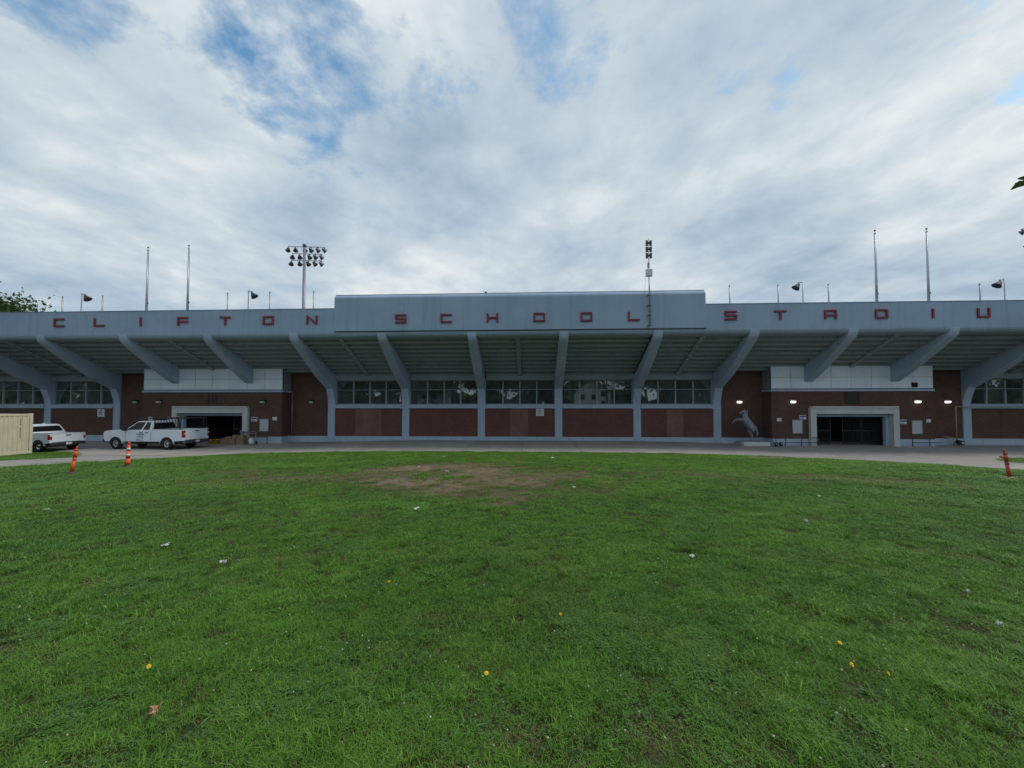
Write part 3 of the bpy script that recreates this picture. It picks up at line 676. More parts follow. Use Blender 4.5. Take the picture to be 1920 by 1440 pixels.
rail('handrail', 29, 32, -1.35, (29.0, 30.25), 0.62, ((0.33,29.0,30.25),(0.33,30.25,31.2)), 'dark low pipe rail right of the right entrance doorway')
rail('handrail', -23.5, -21, -1.4, (-21.55, -22.9), 0.62, ((0.55,-23.4,-21.55),(0.95,-24.0,-22.9)), 'dark low pipe rail right of the left entrance doorway')
# gas pipe and meter
t = empty('gas_pipe', (33.3, -0.3, -0.2)); tag(t, 'thin tan gas pipe rising and turning right across the far right column', 'pipe')
m = MB(); m.path([(0,0,0.42),(0,0,3.04),(12,0,3.04)], 0.035); m.build('riser', PIPEYEL, t)
m = MB(); m.path([(-0.9,0.05,0.72),(-0.15,0.05,0.60),(-0.15,0.05,0.03)], 0.03); m.path([(-0.15,0.05,0.45),(0,0,0.45)],0.03); m.build('feed', PIPEYEL, t)
m = MB(); m.lathe([(0.0,-0.12),(0.17,-0.12),(0.20,0),(0.17,0.12),(0.0,0.12)], (0.05,-0.1,0.27), 'y'); m.box(-0.14,0.24,-0.3,-0.22,0.08,0.4); m.build('meter', BLACKPLASTIC, t)
m = MB(); m.lathe([(0.0,-0.01),(0.075,-0.01),(0.075,0.01),(0.0,0.01)], (0.1,-0.315,0.24), 'y'); m.build('dial', WHITE, t)

# ------------------------------------------------------------------ poles and lights on the parapet
def flagpole(x, ztop, label):
    t = empty('flagpole', (x, -4.95, 8.5)); tag(t, label, 'flagpole', 'flagpoles behind the parapet'); h = ztop-8.5
    m = MB(); m.tube((0,0,0),(0,0,h-0.25),0.085,0.045,12); m.build('pole', POLE, t)
    m = MB(); m.tube((0,0,h-0.25),(0,0,h-0.14),0.055,0.05).tube((0,0,h-0.14),(0,0,h),0.012); m.build('truck_cap', POLE, t)
    m = MB(); m.lathe([(0.0,-0.06),(0.045,-0.045),(0.06,0),(0.045,0.045),(0.0,0.06)], (0,0,h), n=12); m.build('finial', DARKMETAL, t)
    m = MB(); m.tube((0.1,0,1.4),(0.06,0,h-0.3),0.008,0.008,5); m.box(0.07,0.13,-0.02,0.02,2.0,2.12); m.build('halyard', DARKMETAL, t)
flagpole(-28.50, 14.75, 'tall bare flagpole above the letter I of the left word'); flagpole(-25.32, 14.82, 'tall bare flagpole above the letter F of the left word')
flagpole(23.55, 14.9, 'tall bare flagpole above the letter D of the right word'); flagpole(26.92, 14.95, 'tall bare flagpole above the letter I of the right word')
for x, ht, lb in [(-35.14,11.16,'C of the left word'),(-31.96,11.2,'L of the left word'),(-22.25,11.26,'T of the left word'),(-19.04,11.26,'O of the left word'),(-15.75,11.28,'N of the left word'),(13.81,11.28,'S of the right word'),(17.07,11.27,'T of the right word'),(20.41,11.26,'A of the right word'),(30.21,11.15,'U of the right word')]:
    m = MB(); m.tube((0,0,0),(0,0,ht-8.6-0.06),0.045,0.04,10).tube((0,0,ht-8.66),(0,0,ht-8.6),0.055,0.05,10).tube((0,0,0.9),(0,0,1.0),0.06,0.06,10); o = m.build('parapet_post', GALV, None, (x,-4.95,8.6)); tag(o, 'slender grey post standing above the letter '+lb, 'post', 'short posts along the parapet')
def parapet_light(x, ztop, side, label):
    t = empty('parapet_floodlight', (x, -4.95, 8.6)); tag(t, label, 'floodlight', 'small floodlights along the parapet'); h = ztop-8.6
    m = MB(); m.tube((0,0,0),(0,0,h),0.035,0.03); m.build('pole', GALV, t)
    m = MB(); m.tube((0,0,h-0.1),(side*0.3,0,h-0.12),0.022).tube((side*0.27,0,h-0.12),(side*0.27,0,h-0.2),0.04); m.build('bracket', DARKMETAL, t)
    m = MB(); m.lathe([(0.0,0.20),(0.06,0.19),(0.09,0.13),(0.13,0.05),(0.22,-0.12),(0.26,-0.20),(0.25,-0.205),(0.0,-0.12)], (0,0,0), n=18)
    o = m.build('lamp_head', DARKMETAL, t, (side*0.36,0,h-0.36)); o.rotation_euler = (R(8), side*-0.62, 0)
parapet_light(-33.62, 11.42, 1, 'small bell floodlight on a post between letters C and L of the left word')
parapet_light(-20.67, 11.44, 1, 'small bell floodlight on a post between letters T and O of the left word')
parapet_light(18.71, 11.51, -1, 'small bell floodlight on a post between letters T and A of the right word')
parapet_light(31.78, 11.49, -1, 'small bell floodlight on a post right of the letter U')
# antenna mast clamped to the raised parapet
t = empty('antenna_mast', (8.09, -5.72, 8.35)); tag(t, 'thin antenna mast with dark panels and white box clamped to the raised parapet', 'antenna')
m = MB(); m.tube((0,0,-0.05),(0,0,6.0),0.03,0.028); m.build('pole', GALV, t)
m = MB()
for i in range(4):
    z = 0.02+0.69*i; m.box(-0.13,0.13,-0.02,0.02,z-0.03,z+0.03); m.tube((-0.10,0.02,z),(-0.10,0.235,z),0.02).tube((0.10,0.02,z),(0.10,0.235,z),0.02)
m.build('wall_bracket', DARKMETAL, t)
for i in range(3):
    z = 4.62+0.43*i; m = MB(); m.box(-0.20,-0.06,-0.05,0.05,z,z+0.36); m.box(0.06,0.20,-0.05,0.05,z,z+0.36); m.box(-0.06,0.06,-0.02,-0.028,z+0.1,z+0.26); m.build('panel_antenna', SIGNDARK, t, None, 0.01, 1)
m = MB(); m.box(-0.22,0.20,-0.16,0.10,3.36,3.86); m.build('equipment_box', WHITE, t, None, 0.03)
m = MB(); m.box(-0.1,0.03,-0.06,0.06,3.98,4.32); m.build('radio_unit', GALV, t, None, 0.01)
m = MB(); m.path([(0.05,-0.03,0.1),(0.06,-0.03,2.2),(0.0,-0.05,2.9),(-0.05,-0.05,3.3)],0.014,6); m.path([(-0.22,0,3.4),(-0.27,0.02,2.6),(-0.26,0.2,2.15)],0.006,5); m.path([(0,-0.05,3.9),(-0.05,-0.06,4.2),(0,-0.05,4.6)],0.014,6); m.build('cable', BLACKPLASTIC, t)

# field light masts
def light_mast(x, y, ztop, rz, label):
    t = empty('light_mast', (x, y, 0), rz); tag(t, label, 'light mast', 'field light masts beyond the stand')
    m = MB(); m.tube((0,0,0),(0,0,ztop-0.3),0.30,0.16,14); m.build('pole', MASTPOLE, t)
    m = MB(); m.lathe([(0,-0.25),(0.26,-0.25),(0.24,0.05),(0.0,0.14)],(0,0,ztop-0.1)); m.build('cap', MASTPOLE, t)
    rows = [(ztop-0.35, [-2.35,-1.35,-0.1,0.75,1.7,2.6]), (ztop-1.35, [-1.75,-0.75,0.55,1.35,2.2]), (ztop-2.3, [-1.9,-0.75,0.4,1.3,2.2])]
    for z, xs in rows:
        m = MB(); m.tube((min(xs),0.22,z),(max(xs),0.22,z),0.045); m.build('crossarm', LAMPBODY, t)
        for xx in xs:
            a = xx*0.28
            m = MB(); m.lathe([(0.0,-0.34),(0.11,-0.32),(0.17,-0.20),(0.21,-0.05),(0.35,0.22),(0.34,0.24),(0.0,0.17)], (0,0,0), 'y', 16); m.box(-0.05,0.05,-0.2,-0.02,0.1,0.42)
            o = m.build('lamp', LAMPBODY, t, (xx, 0.25, z-0.42)); o.rotation_euler = (R(-26), 0, -a)
    return t
light_mast(-31.7, 20, 25.7, 0.1, 'tall field light mast with three rows of lamps behind the left stand')
light_mast(66.7, 20, 26.4, -0.2, 'field light mast whose lamps just reach in at the right edge')

# ------------------------------------------------------------------ vehicles
def arch(xc, r, z0, n=9, top=None):
    return [(xc+r*math.cos(math.pi-math.pi*i/(n-1)), z0+r*math.sin(math.pi-math.pi*i/(n-1))*(1 if top is None else top)) for i in range(n)]
def quad_on(m, p, off):
    """thin slab on a planar polygon p, pushed out along its normal by off"""
    P = [Vector(q) for q in p]; nrm = (P[1]-P[0]).cross(P[2]-P[0]).normalized()
    a = [q-nrm*0.01 for q in P]; b = [q+nrm*off for q in P]; n = len(P)
    m.add(a+b, [tuple(range(n))[::-1], tuple(range(n, 2*n))]+[(i, (i+1) % n, (i+1) % n+n, i+n) for i in range(n)]); return m
def inset(p, t):
    P = [Vector(q) for q in p]; c = sum(P, Vector())/len(P); out = []
    n = len(P)
    for i in range(n):
        e1 = (P[i]-P[i-1]).normalized(); e2 = (P[(i+1) % n]-P[i]).normalized()
        d = (e2-e1); 
        d = d.normalized() if d.length > 1e-6 else (c-P[i]).normalized()
        if d.dot(c-P[i]) < 0: d = -d
        s_ = max(0.35, math.sqrt(max(0.0, (1-e1.dot(e2)*-1)/2))) if False else max(0.4, abs(e1.cross(d).length))
        out.append(P[i]+d*(t/s_))
    return out
def pickup(S, label):
    """local x runs forward from the rear bumper, y to the vehicle's left"""
    L, hw, xr, xf, rad = S['L'], S['hw'], S['xr'], S['xf'], S['rad']
    bx0, bx1, belt, hood, nose, roof, rail_ = S['bed0'], S['bed1'], S['belt'], S['hood'], S['nose'], S['roof'], S['rail']
    P = S['paint']; zb = S['zb']; ar = rad*1.22
    t = empty('pickup_truck', S['loc'], S['rz']); tag(t, label, 'pickup truck')
    # front half body: cowl, bonnet, doors
    xa = S['xa']                                     # windscreen base
    poly = [(bx1, zb)] + [(xf-ar*1.02, zb)] + arch(xf, ar, rad*0.92)[0:] + [(xf+ar*1.02, zb), (L-0.12, zb), (L-0.02, zb+0.25), (L, nose-0.22), (L-0.05, nose-0.05), (L-0.35, nose+0.03), (xa+0.12, hood), (xa-0.1, belt), (bx1, belt)]
    m = MB(); m.prism(poly, -hw, hw, 'y'); body = m.build('body', P, t, None, 0.055, 3)
    # bed sides, floor and front wall
    for sg in (-1, 1):
        poly = [(bx0, zb+0.08), (xr-ar*1.02, zb+0.02)] + arch(xr, ar, rad*0.92) + [(xr+ar*1.02, zb), (bx1-0.012, zb), (bx1-0.012, rail_), (bx0, rail_)]
        m = MB(); m.prism(poly, sg*hw, sg*(hw-0.14), 'y'); m.build('bed_side', P, t, None, 0.035, 3)
        m = MB(); m.box(bx0+0.05, bx1-0.02, min(sg*(hw-0.01), sg*(hw-0.15)), max(sg*(hw-0.01), sg*(hw-0.15)), rail_+0.002, rail_+0.03); m.build('bed_rail_cap', BLACKPLASTIC, t)
    m = MB(); m.box(bx0+0.06, bx1-0.02, -hw+0.14, hw-0.14, zb+0.22, zb+0.28); m.build('bed_floor', BLACKPLASTIC, t)
    m = MB(); m.box(bx1-0.08, bx1-0.014, -hw+0.142, hw-0.142, zb+0.28, rail_-0.02); m.build('bed_front_wall', P, t)
    m = MB(); m.prism([(bx0-0.02, zb+0.12), (bx0+0.06, zb+0.12), (bx0+0.06, rail_-0.005), (bx0-0.045, rail_-0.005), (bx0-0.03, rail_-0.08)], -hw+0.13, hw-0.13, 'y'); tg = m.build('tailgate', P, t, None, 0.015, 2)
    m = MB(); m.box(bx0-0.05, bx0-0.028, -0.14, 0.14, rail_-0.16, rail_-0.10); m.build('handle', BLACKPLASTIC, tg)
    # cab
    x0, x1, r0, r1 = bx1+0.03, xa, bx1+S['rake_r'], S['xroof']
    w0, w1 = hw-0.035, hw-0.22
    b = [(x0,-w0,belt-0.02),(x1,-w0,belt-0.02),(x1,w0,belt-0.02),(x0,w0,belt-0.02)]; c = [(r0,-w1,roof-0.03),(r1,-w1,roof-0.03),(r1,w1,roof-0.03),(r0,w1,roof-0.03)]
    d = [(r0+0.12,-w1+0.12,roof),(r1-0.15,-w1+0.12,roof),(r1-0.15,w1-0.12,roof),(r0+0.12,w1-0.12,roof)]
    m = MB(); m.add(b+c+d, [(3,2,1,0),(0,1,5,4),(1,2,6,5),(2,3,7,6),(3,0,4,7),(4,5,9,8),(5,6,10,9),(6,7,11,10),(7,4,8,11),(8,9,10,11)]); cab = m.build('cab', P, t, None, 0.03, 2)
    lerp = lambda p, q, u: tuple(p[i]+(q[i]-p[i])*u for i in range(3))
    def glass(name, p, t_=0.06, off=0.006):
        m = MB(); quad_on(m, inset(p, t_), off); m.build(name, CARGLASS, t)
    for sg in (-1, 1):
        bb = [(x0, sg*w0, belt-0.02), (x1, sg*w0, belt-0.02)]; cc = [(r0, sg*w1, roof-0.03), (r1, sg*w1, roof-0.03)]
        splits = S['doors']
        for u0, u1 in splits:
            q = [lerp(bb[0], bb[1], u0), lerp(bb[0], bb[1], u1), lerp(cc[0], cc[1], u1), lerp(cc[0], cc[1], u0)]
            if sg > 0: q = q[::-1]
            glass('side_window', q, 0.04)
    glass('rear_window', [b[3], b[0], c[0], c[3]], 0.10)
    glass('windscreen', [b[1], b[2], c[2], c[1]], 0.07)
    # door seams, handles, mirrors, lettering
    for sg in (-1, 1):
        m = MB()
        for x in S['seams']: m.box(x-0.008, x+0.008, sg*(hw+0.002)-0.004, sg*(hw+0.002)+0.004, zb+0.1, belt-0.04)
        m.build('door_seam', BLACKPLASTIC, body)
        for x in S['handles']:
            m = MB(); m.box(x-0.11, x+0.11, sg*(hw+0.018)-0.018, sg*(hw+0.018)+0.018, belt-0.20, belt-0.155); m.build('door_handle', BLACKPLASTIC, t, None, 0.01, 1)
        m = MB(); m.box(xa-0.30, xa-0.12, min(sg*(hw+0.02), sg*(hw+0.30)), max(sg*(hw+0.02), sg*(hw+0.30)), belt-0.04, belt+0.24); m.box(xa-0.22, xa-0.17, min(sg*(hw-0.05), sg*(hw+0.06)), max(sg*(hw-0.05), sg*(hw+0.06)), belt-0.03, belt+0.06); m.build('mirror', BLACKPLASTIC, t, None, 0.04, 2)
        m = MB(); ya, yb = sg*(hw+0.004)-0.006, sg*(hw+0.004)+0.006
        if S.get('logo'):
            lx = S['logo']
            for (a, e_, z0, z1) in [(0,0.62,0.30,0.36),(0.04,0.5,0.20,0.235),(0.2,0.62,0.13,0.16),(0.05,0.45,0.06,0.085),(0.3,0.62,-0.06,-0.025),(0.0,0.62,-0.13,-0.105)]:
                n_ = max(3, int((e_-a)/0.07))
                for i in range(n_):
                    xx = lx+a+(e_-a)*i/n_; m.box(xx, xx+(e_-a)/n_*0.72, ya, yb, belt-0.62+z0, belt-0.62+z1)
            m.build('door_lettering', SIGNBLUE, body)
        m = MB(); yb_ = sg*(hw-0.03); m.box(bx0-0.025, bx0+0.16, min(yb_-0.1*sg, yb_+0.037*sg), max(yb_-0.1*sg, yb_+0.037*sg), zb+0.30, rail_-0.06); tl = m.build('tail_lamp', TAILRED, t, None, 0.02, 2)
        m = MB(); m.box(bx0-0.03, bx0-0.022, min(yb_-0.09*sg, yb_+0.01*sg), max(yb_-0.09*sg, yb_+0.01*sg), zb+0.52, zb+0.62); m.build('reversing_lens', REFLECT, tl)
        m = MB(); m.prism([(L-0.10, nose-0.30), (L+0.012, nose-0.28), (L-0.02, nose-0.10), (L-0.16, nose-0.08)], sg*(hw-0.42), sg*(hw+0.006), 'y'); m.build('headlamp', REFLECT, t, None, 0.01, 1)
    m = MB(); m.box(L-0.03, L+0.015, -hw+0.44, hw-0.44, zb+0.22, nose-0.10); m.build('grille', BLACKPLASTIC, t)
    m = MB(); m.prism([(L-0.25, zb-0.1), (L+0.07, zb-0.06), (L+0.09, zb+0.16), (L-0.1, zb+0.2)], -hw+0.02, hw-0.02, 'y'); m.build('front_bumper', S['bump'], t, None, 0.03, 2)
    m = MB(); m.prism([(0.0, zb-0.10), (bx0+0.12, zb-0.10), (bx0+0.12, zb+0.09), (0.02, zb+0.10)], -hw+0.04, hw-0.04, 'y'); rb = m.build('rear_bumper', S['bump'], t, None, 0.03, 2)
    m = MB(); m.box(-0.012, -0.002, -0.16, 0.16, zb-0.07, zb+0.07); m.build('number_plate', WHITE, rb)
    m = MB(); m.box(0.3, L-0.4, -hw+0.22, hw-0.22, zb-0.18, zb+0.2); m.build('chassis', BLACKPLASTIC, t)
    for xx in (xr, xf):
        m = MB(); m.tube((xx, -hw+0.16, rad), (xx, hw-0.16, rad), 0.09); m.build('axle', BLACKPLASTIC, t)
        for sg in (-1, 1):
            m = MB(); m.box(xx-ar*0.98, xx+ar*0.98, min(sg*(hw-0.36), sg*(hw-0.30)), max(sg*(hw-0.36), sg*(hw-0.30)), zb-0.1, rad+ar*0.98)
            A_ = arch(xx, ar*0.985, rad*0.92, 12); ya, yb = sg*(hw-0.012), sg*(hw-0.35); n_ = len(A_)
            m.add([(p[0], ya, p[1]) for p in A_]+[(p[0], yb, p[1]) for p in A_], [(i, i+1, n_+i+1, n_+i) for i in range(n_-1)]); m.build('wheel_well', BLACKPLASTIC, t)
            yc = sg*(hw-0.135); w_ = 0.13
            w = empty('wheel', (xx, yc, rad)); w.parent = t
            m = MB(); m.lathe([(rad*0.60,-w_),(rad*0.90,-w_*0.98),(rad*0.99,-w_*0.72),(rad,-w_*0.4),(rad,w_*0.4),(rad*0.99,w_*0.72),(rad*0.90,w_*0.98),(rad*0.60,w_)], (0,0,0), 'y', 28); m.build('tyre', RUBBER, w)
            m = MB(); m.lathe([(rad*0.61,-0.09),(rad*0.60,0.085),(rad*0.55,0.10),(rad*0.50,0.05),(rad*0.24,0.055),(rad*0.20,0.09),(0.0,0.095)] if sg > 0 else [(rad*0.61,0.09),(rad*0.60,-0.085),(rad*0.55,-0.10),(rad*0.50,-0.05),(rad*0.24,-0.055),(rad*0.20,-0.09),(0.0,-0.095)], (0,0,0), 'y', 24); rim = m.build('rim', ALLOY, w)
            m = MB()
            for i in range(6):
                a = 2*math.pi*i/6; ce = Vector((math.cos(a)*rad*0.37, sg*0.058, math.sin(a)*rad*0.37)); m.tube(ce-Vector((0,0.006,0)), ce+Vector((0,0.006,0)), rad*0.095, rad*0.095, 8)
            m.build('rim_hole', BLACKPLASTIC, w)
    if S.get('rack'):
        m = MB(); zt = roof+0.20
        for x in (bx0+0.35, bx1-0.12):
            for sg in (-1, 1): m.tube((x, sg*(hw-0.06), rail_+0.02), (x, sg*(hw-0.12), zt), 0.032)
            m.tube((x, -hw+0.10, zt), (x, hw-0.10, zt), 0.035)
        m.tube((x1-0.35, -hw+0.14, roof+0.17), (x1-0.35, hw-0.14, roof+0.17), 0.03)
        for sg in (-1, 1): m.tube((bx0+0.1, sg*(hw-0.12), zt+0.02), (bx1+1.05, sg*(hw-0.12), zt), 0.035)
        m.build('ladder_rack', BLACKPLASTIC, t)
        m = MB(); m.box(bx1-0.10, bx1-0.06, -hw+0.1, hw-0.1, rail_+0.02, rail_+0.09)
        for i in range(9): y = -hw+0.14+(2*hw-0.28)*i/8; m.box(bx1-0.095, bx1-0.065, y-0.012, y+0.012, rail_+0.09, roof+0.12)
        m.box(bx1-0.10, bx1-0.06, -hw+0.1, hw-0.1, roof+0.12, roof+0.17); m.build('headache_rack', BLACKPLASTIC, t)
    if S.get('fin'):
        m = MB(); m.prism([(r0+0.15, roof-0.005), (r0+0.42, roof-0.005), (r0+0.20, roof+0.09), (r0+0.16, roof+0.09)], -0.04, 0.04, 'y'); m.build('antenna_fin', P, t, None, 0.01, 1)
    if S.get('hitch'):
        m = MB(); m.box(-0.22, 0.05, -0.04, 0.04, zb-0.16, zb-0.09); m.lathe([(0.0,0.09),(0.035,0.07),(0.03,0.02),(0.02,0)], (-0.18,0,zb-0.09)); m.build('tow_hitch', DARKMETAL, t)
    return t
zt = 0.034-0.2
pickup(dict(L=6.35, hw=1.0, xr=1.42, xf=5.40, rad=0.415, bed0=0.10, bed1=2.56, belt=1.37, hood=1.40, nose=1.30, roof=1.99, rail=1.42, zb=0.56, xa=4.72, xroof=3.90, rake_r=0.16,
            doors=[(0.07, 0.37), (0.385, 0.97)], seams=(2.62, 3.28, 4.62), handles=(2.82+0.6, 2.95), logo=3.15, paint=CARPAINT, bump=CHROME, rack=True, hitch=True, loc=(-24.1, -5.15, zt), rz=R(177.5)),
       'white work pickup with black ladder rack and door lettering before the left entrance')
pickup(dict(L=5.30, hw=0.98, xr=1.02, xf=4.20, rad=0.375, bed0=0.10, bed1=1.66, belt=1.24, hood=1.22, nose=1.08, roof=1.80, rail=1.20, zb=0.50, xa=4.05, xroof=3.15, rake_r=0.30,
            doors=[(0.08, 0.46), (0.475, 0.96)], seams=(1.95, 2.85, 3.95), handles=(2.15, 3.05), paint=CARPAINT2, bump=BLACKPLASTIC, fin=True, hitch=True, loc=(-31.95, -6.75, zgs(-33,-6.7)+0.035), rz=R(175.5)),
       'off-white pickup half hidden behind the tan shipping container')

# ------------------------------------------------------------------ shipping container
t = empty('shipping_container', (-30.53, -9.75, 0.02)); tag(t, 'tan corrugated shipping container at the left edge of the lawn drive', 'container')
CW, CL, CH = 2.44, 6.06, 2.44
def corr(n, L):
    pts = []; p = L/n
    for i in range(n): pts += [(p*i, 0.0), (p*(i+0.34), 0.0), (p*(i+0.50), -0.036), (p*(i+0.84), -0.036)]
    return pts+[(L, 0.0)]
c_ = corr(27, CL-0.36)
for sx in (0, 1):
    vs = []
    for (y, d) in c_: xx = (-0.02+d) if sx == 0 else (-CW+0.02-d); vs += [(xx, -0.18-y, 0.16), (xx, -0.18-y, CH-0.13)]
    n = len(c_); m = MB(); m.add(vs, [(2*i, 2*i+1, 2*i+3, 2*i+2) for i in range(n-1)]); m.build('side_wall', CONTAINER, t)
m = MB()
for x in (0, -CW+0.16):
    for y in (-0.16, -CL): m.box(x-0.16, x, y, y+0.16, 0.0, CH)
m.build('corner_post', CONTAINER, t, None, 0.01, 1)
m = MB()
for z0, z1 in ((0.02,0.16),(CH-0.13,CH-0.02)):
    for x in (-0.01, -CW+0.11): m.box(x-0.10, x, -CL+0.162, -0.162, z0, z1)
    for y in (-0.13, -CL+0.02): m.box(-CW+0.162, -0.162, y, y+0.11, z0, z1)
m.build('frame_rail', CONTAINER, t)
m = MB(); m.box(-CW+0.02, -0.02, -CL+0.02, -0.02, CH-0.06, CH-0.025); m.build('roof', CONTAINER, t)
m = MB(); m.box(-CW+0.05, -0.13, -CL+0.05, -0.13, 0.1, 0.14); m.build('floor', RUBBER, t)
m = MB(); m.box(-CW+0.16, -0.16, -0.10, -0.06, 0.16, CH-0.13); m.build('end_wall', CONTAINER, t)
m = MB(); m.box(-CW+0.16, -0.16, -CL+0.06, -CL+0.10, 0.16, CH-0.13); m.build('door', CONTAINER, t)
m = MB(); r_ = random.Random(5); z = CH-0.30
for i in range(11):
    h_ = 0.075
    if i != 4: m.box(-0.018, -0.012, -0.60, -0.545, z-h_, z-0.02) if r_.random() > 0.5 else (m.box(-0.018,-0.012,-0.60,-0.585,z-h_,z-0.02), m.box(-0.018,-0.012,-0.56,-0.545,z-h_,z-0.02))
    z -= h_+0.03
m.build('stencilled_number', SIGNDARK, t)

# ------------------------------------------------------------------ traffic delineators
def delineator(x, y, h, lean, az, kind, label):
    t = empty('traffic_delineator', (x, y, zgs(x, y)+0.01)); tag(t, label, 'delineator', 'orange delineators on the lawn')
    m = MB(); m.box(-0.19, 0.19, -0.13, 0.13, 0, 0.035); m.prism([(-0.11,0.036),(0.11,0.036),(0.07,0.07),(-0.07,0.07)], -0.08, 0.08, 'y'); bs = m.build('base', JOINT if kind != 'c' else PIPEYEL, t, None, 0.01, 1)
    dx = math.sin(lean)*math.cos(az); dy = math.sin(lean)*math.sin(az); dz = math.cos(lean)
    P = lambda s: (dx*s, dy*s, 0.05+dz*s)
    mt = DULLORANGE if kind == 'c' else ORANGE
    if kind == 'b': prof = [(0,0.082),(0.25,0.078),(0.27,0.068),(h*0.62,0.056),(h*0.86,0.046),(h*0.9,0.034),(h,0.036)]
    else: prof = [(0,0.062),(h*0.45,0.056),(h*0.47,0.060),(h*0.55,0.060),(h*0.57,0.056),(h*0.82,0.056),(h*0.84,0.060),(h*0.89,0.056),(h*0.91,0.03),(h*0.97,0.035),(h,0.03)]
    m = MB()
    for (s0, r0), (s1, r1) in zip(prof, prof[1:]): m.tube(P(s0), P(s1), r0*(1 if kind == 'b' else 0.8), r1*(1 if kind == 'b' else 0.8), 14)
    m.build('post', mt, t)
    if kind == 'b':
        for s0, s1, r_ in ((0.37,0.45,0.0665),(0.60,0.68,0.055)):
            m = MB(); m.tube(P(s0), P(s1), r_+0.002, r_-0.004, 14); m.build('reflective_band', REFLECT, t)
    if kind == 'c':
        m = MB(); m.tube((dx*h*0.72-0.22,dy*h*0.72-0.05,0.05+dz*h*0.72+0.02),(dx*h*0.72+0.05,dy*h*0.72,0.05+dz*h*0.72),0.03); m.build('broken_arm', DULLORANGE, t)
delineator(-15.01,-20.04,0.86,R(9),R(10),'a','plain orange tube delineator leaning right near the tan container')
delineator(-15.52,-17.83,0.90,R(3),R(0),'b','orange delineator with two white bands in front of the white pickup')
delineator(14.94,-19.23,0.88,R(9),R(185),'c','faded orange delineator leaning left at the right edge of the lawn')

# ------------------------------------------------------------------ goods stacked at the left doorway
def gz(x, y): return zgs(x, y)+0.036
def carton(x, y, z, w, d, h, rz, label):
    t = empty('cardboard_box', (x, y, z), rz); tag(t, label, 'box', 'cardboard boxes by the left doorway')
    m = MB(); m.box(-w/2, w/2, -d/2, d/2, 0, h); m.build('carton', CARDBOARD, t, None, 0.01, 1)
    m = MB(); m.box(-w/2-0.002, w/2+0.002, -0.03, 0.03, h*0.7, h+0.003); m.build('tape', PIPEYEL, t)
    return t
bx = [(-24.55,-2.0,0.62,0.5,0.42,0.05,'leftmost cardboard box of the bottom row by the left doorway'),(-23.9,-2.02,0.6,0.5,0.42,-0.03,'middle cardboard box of the bottom row by the left doorway'),(-23.26,-1.98,0.6,0.5,0.43,0.04,'rightmost cardboard box of the bottom row by the left doorway')]
for x, y, w, d, h, rz, lb in bx: carton(x, y, gz(x, y), w, d, h, rz, lb)
zc = gz(-23.8,-2.0)+0.432
carton(-24.25,-1.98,zc-0.008,0.5,0.42,0.16,0.1,'flat cardboard box lying on the left end of the stack')
carton(-23.72,-2.0,zc-0.008,0.38,0.36,0.30,-0.12,'small cardboard box on top of the stack, left of the grey bucket')
carton(-23.22,-1.97,zc+0.002,0.46,0.42,0.28,0.06,'cardboard box carrying the grey bucket on the stack')
def bucket(x, y, z, r, h, mat, label, lid=False):
    t = empty('bucket', (x, y, z)); tag(t, label, 'bucket')
    m = MB(); m.lathe([(0.0,0.0),(r*0.86,0.0),(r,h),(r*1.06,h),(r*1.06,h-0.03),(r*0.98,h-0.035),(r*0.94,h-0.01),(r*0.84,0.03),(0.0,0.03)], (0,0,0)); m.build('pail', mat, t)
    m = MB(); pts = [(-r*1.05*math.cos(a), 0, h-0.03+r*0.8*math.sin(a)*(-1)) for a in [math.pi*i/8 for i in range(9)]]
    m.path([(p[0], -r*1.07*math.sin(math.pi*i/8), p[2]) for i, p in enumerate(pts)], 0.008, 6); m.build('handle', GALV, t)
bucket(-23.2,-1.97,zc+0.284,0.17,0.36,BOARD,'grey bucket on top of the cardboard boxes')
bucket(-25.62,-2.3,gz(-25.6,-2.3),0.19,0.36,YELLOW,'yellow bucket nearest the white pickup tailgate')
bucket(-25.2,-2.15,gz(-25.2,-2.15),0.19,0.38,YELLOW,'yellow bucket standing against the blue bin')
t = empty('storage_bin', (-24.9,-1.55,gz(-24.9,-1.6))); tag(t,'blue plastic storage bin between yellow buckets and boxes','bin')
m = MB(); m.prism([(-0.22,0),(0.22,0),(0.26,0.40),(-0.26,0.40)], -0.18, 0.18, 'y'); m.build('tub', BLUE, t, None, 0.02)
m = MB(); m.box(-0.28,0.28,-0.21,0.21,0.402,0.45); m.build('lid', BLUE, t, None, 0.015)
def hand_truck(x, y, rz, label, load):
    t = empty('hand_truck', (x, y, gz(x, y)), rz); tag(t, label, 'hand truck')
    m = MB()
    for sg in (-1,1): m.path([(sg*0.2,0.05,0.06),(sg*0.2,0.22,0.95 if load else 0.35)],0.02); 
    for f_ in (0.2,0.55,0.9): m.tube((-0.2,0.05+0.17*f_,0.06+0.89*f_*(1 if load else 0.33)),(0.2,0.05+0.17*f_,0.06+0.89*f_*(1 if load else 0.33)),0.016)
    if load: m.path([(-0.2,0.22,0.95),(-0.12,0.32,1.02),(0.12,0.32,1.02),(0.2,0.22,0.95)],0.02)
    m.build('frame', GALV if load else DARKMETAL, t)
    m = MB(); m.box(-0.22,0.22,-0.25,0.05,0.03,0.05); m.build('toe_plate', GALV if load else DARKMETAL, t)
    for sg in (-1,1):
        w = empty('wheel',(sg*0.27,0.14,0.14)); w.parent = t
        m = MB(); m.lathe([(0.07,-0.04),(0.12,-0.04),(0.14,-0.02),(0.14,0.02),(0.12,0.04),(0.07,0.04)],(0,0,0),'x',18); m.build('tyre', RUBBER, w)
        m = MB(); m.lathe([(0.0,-0.03),(0.07,-0.035),(0.07,0.035),(0.0,0.03)],(0,0,0),'x',14); m.build('hub', ALLOY, w)
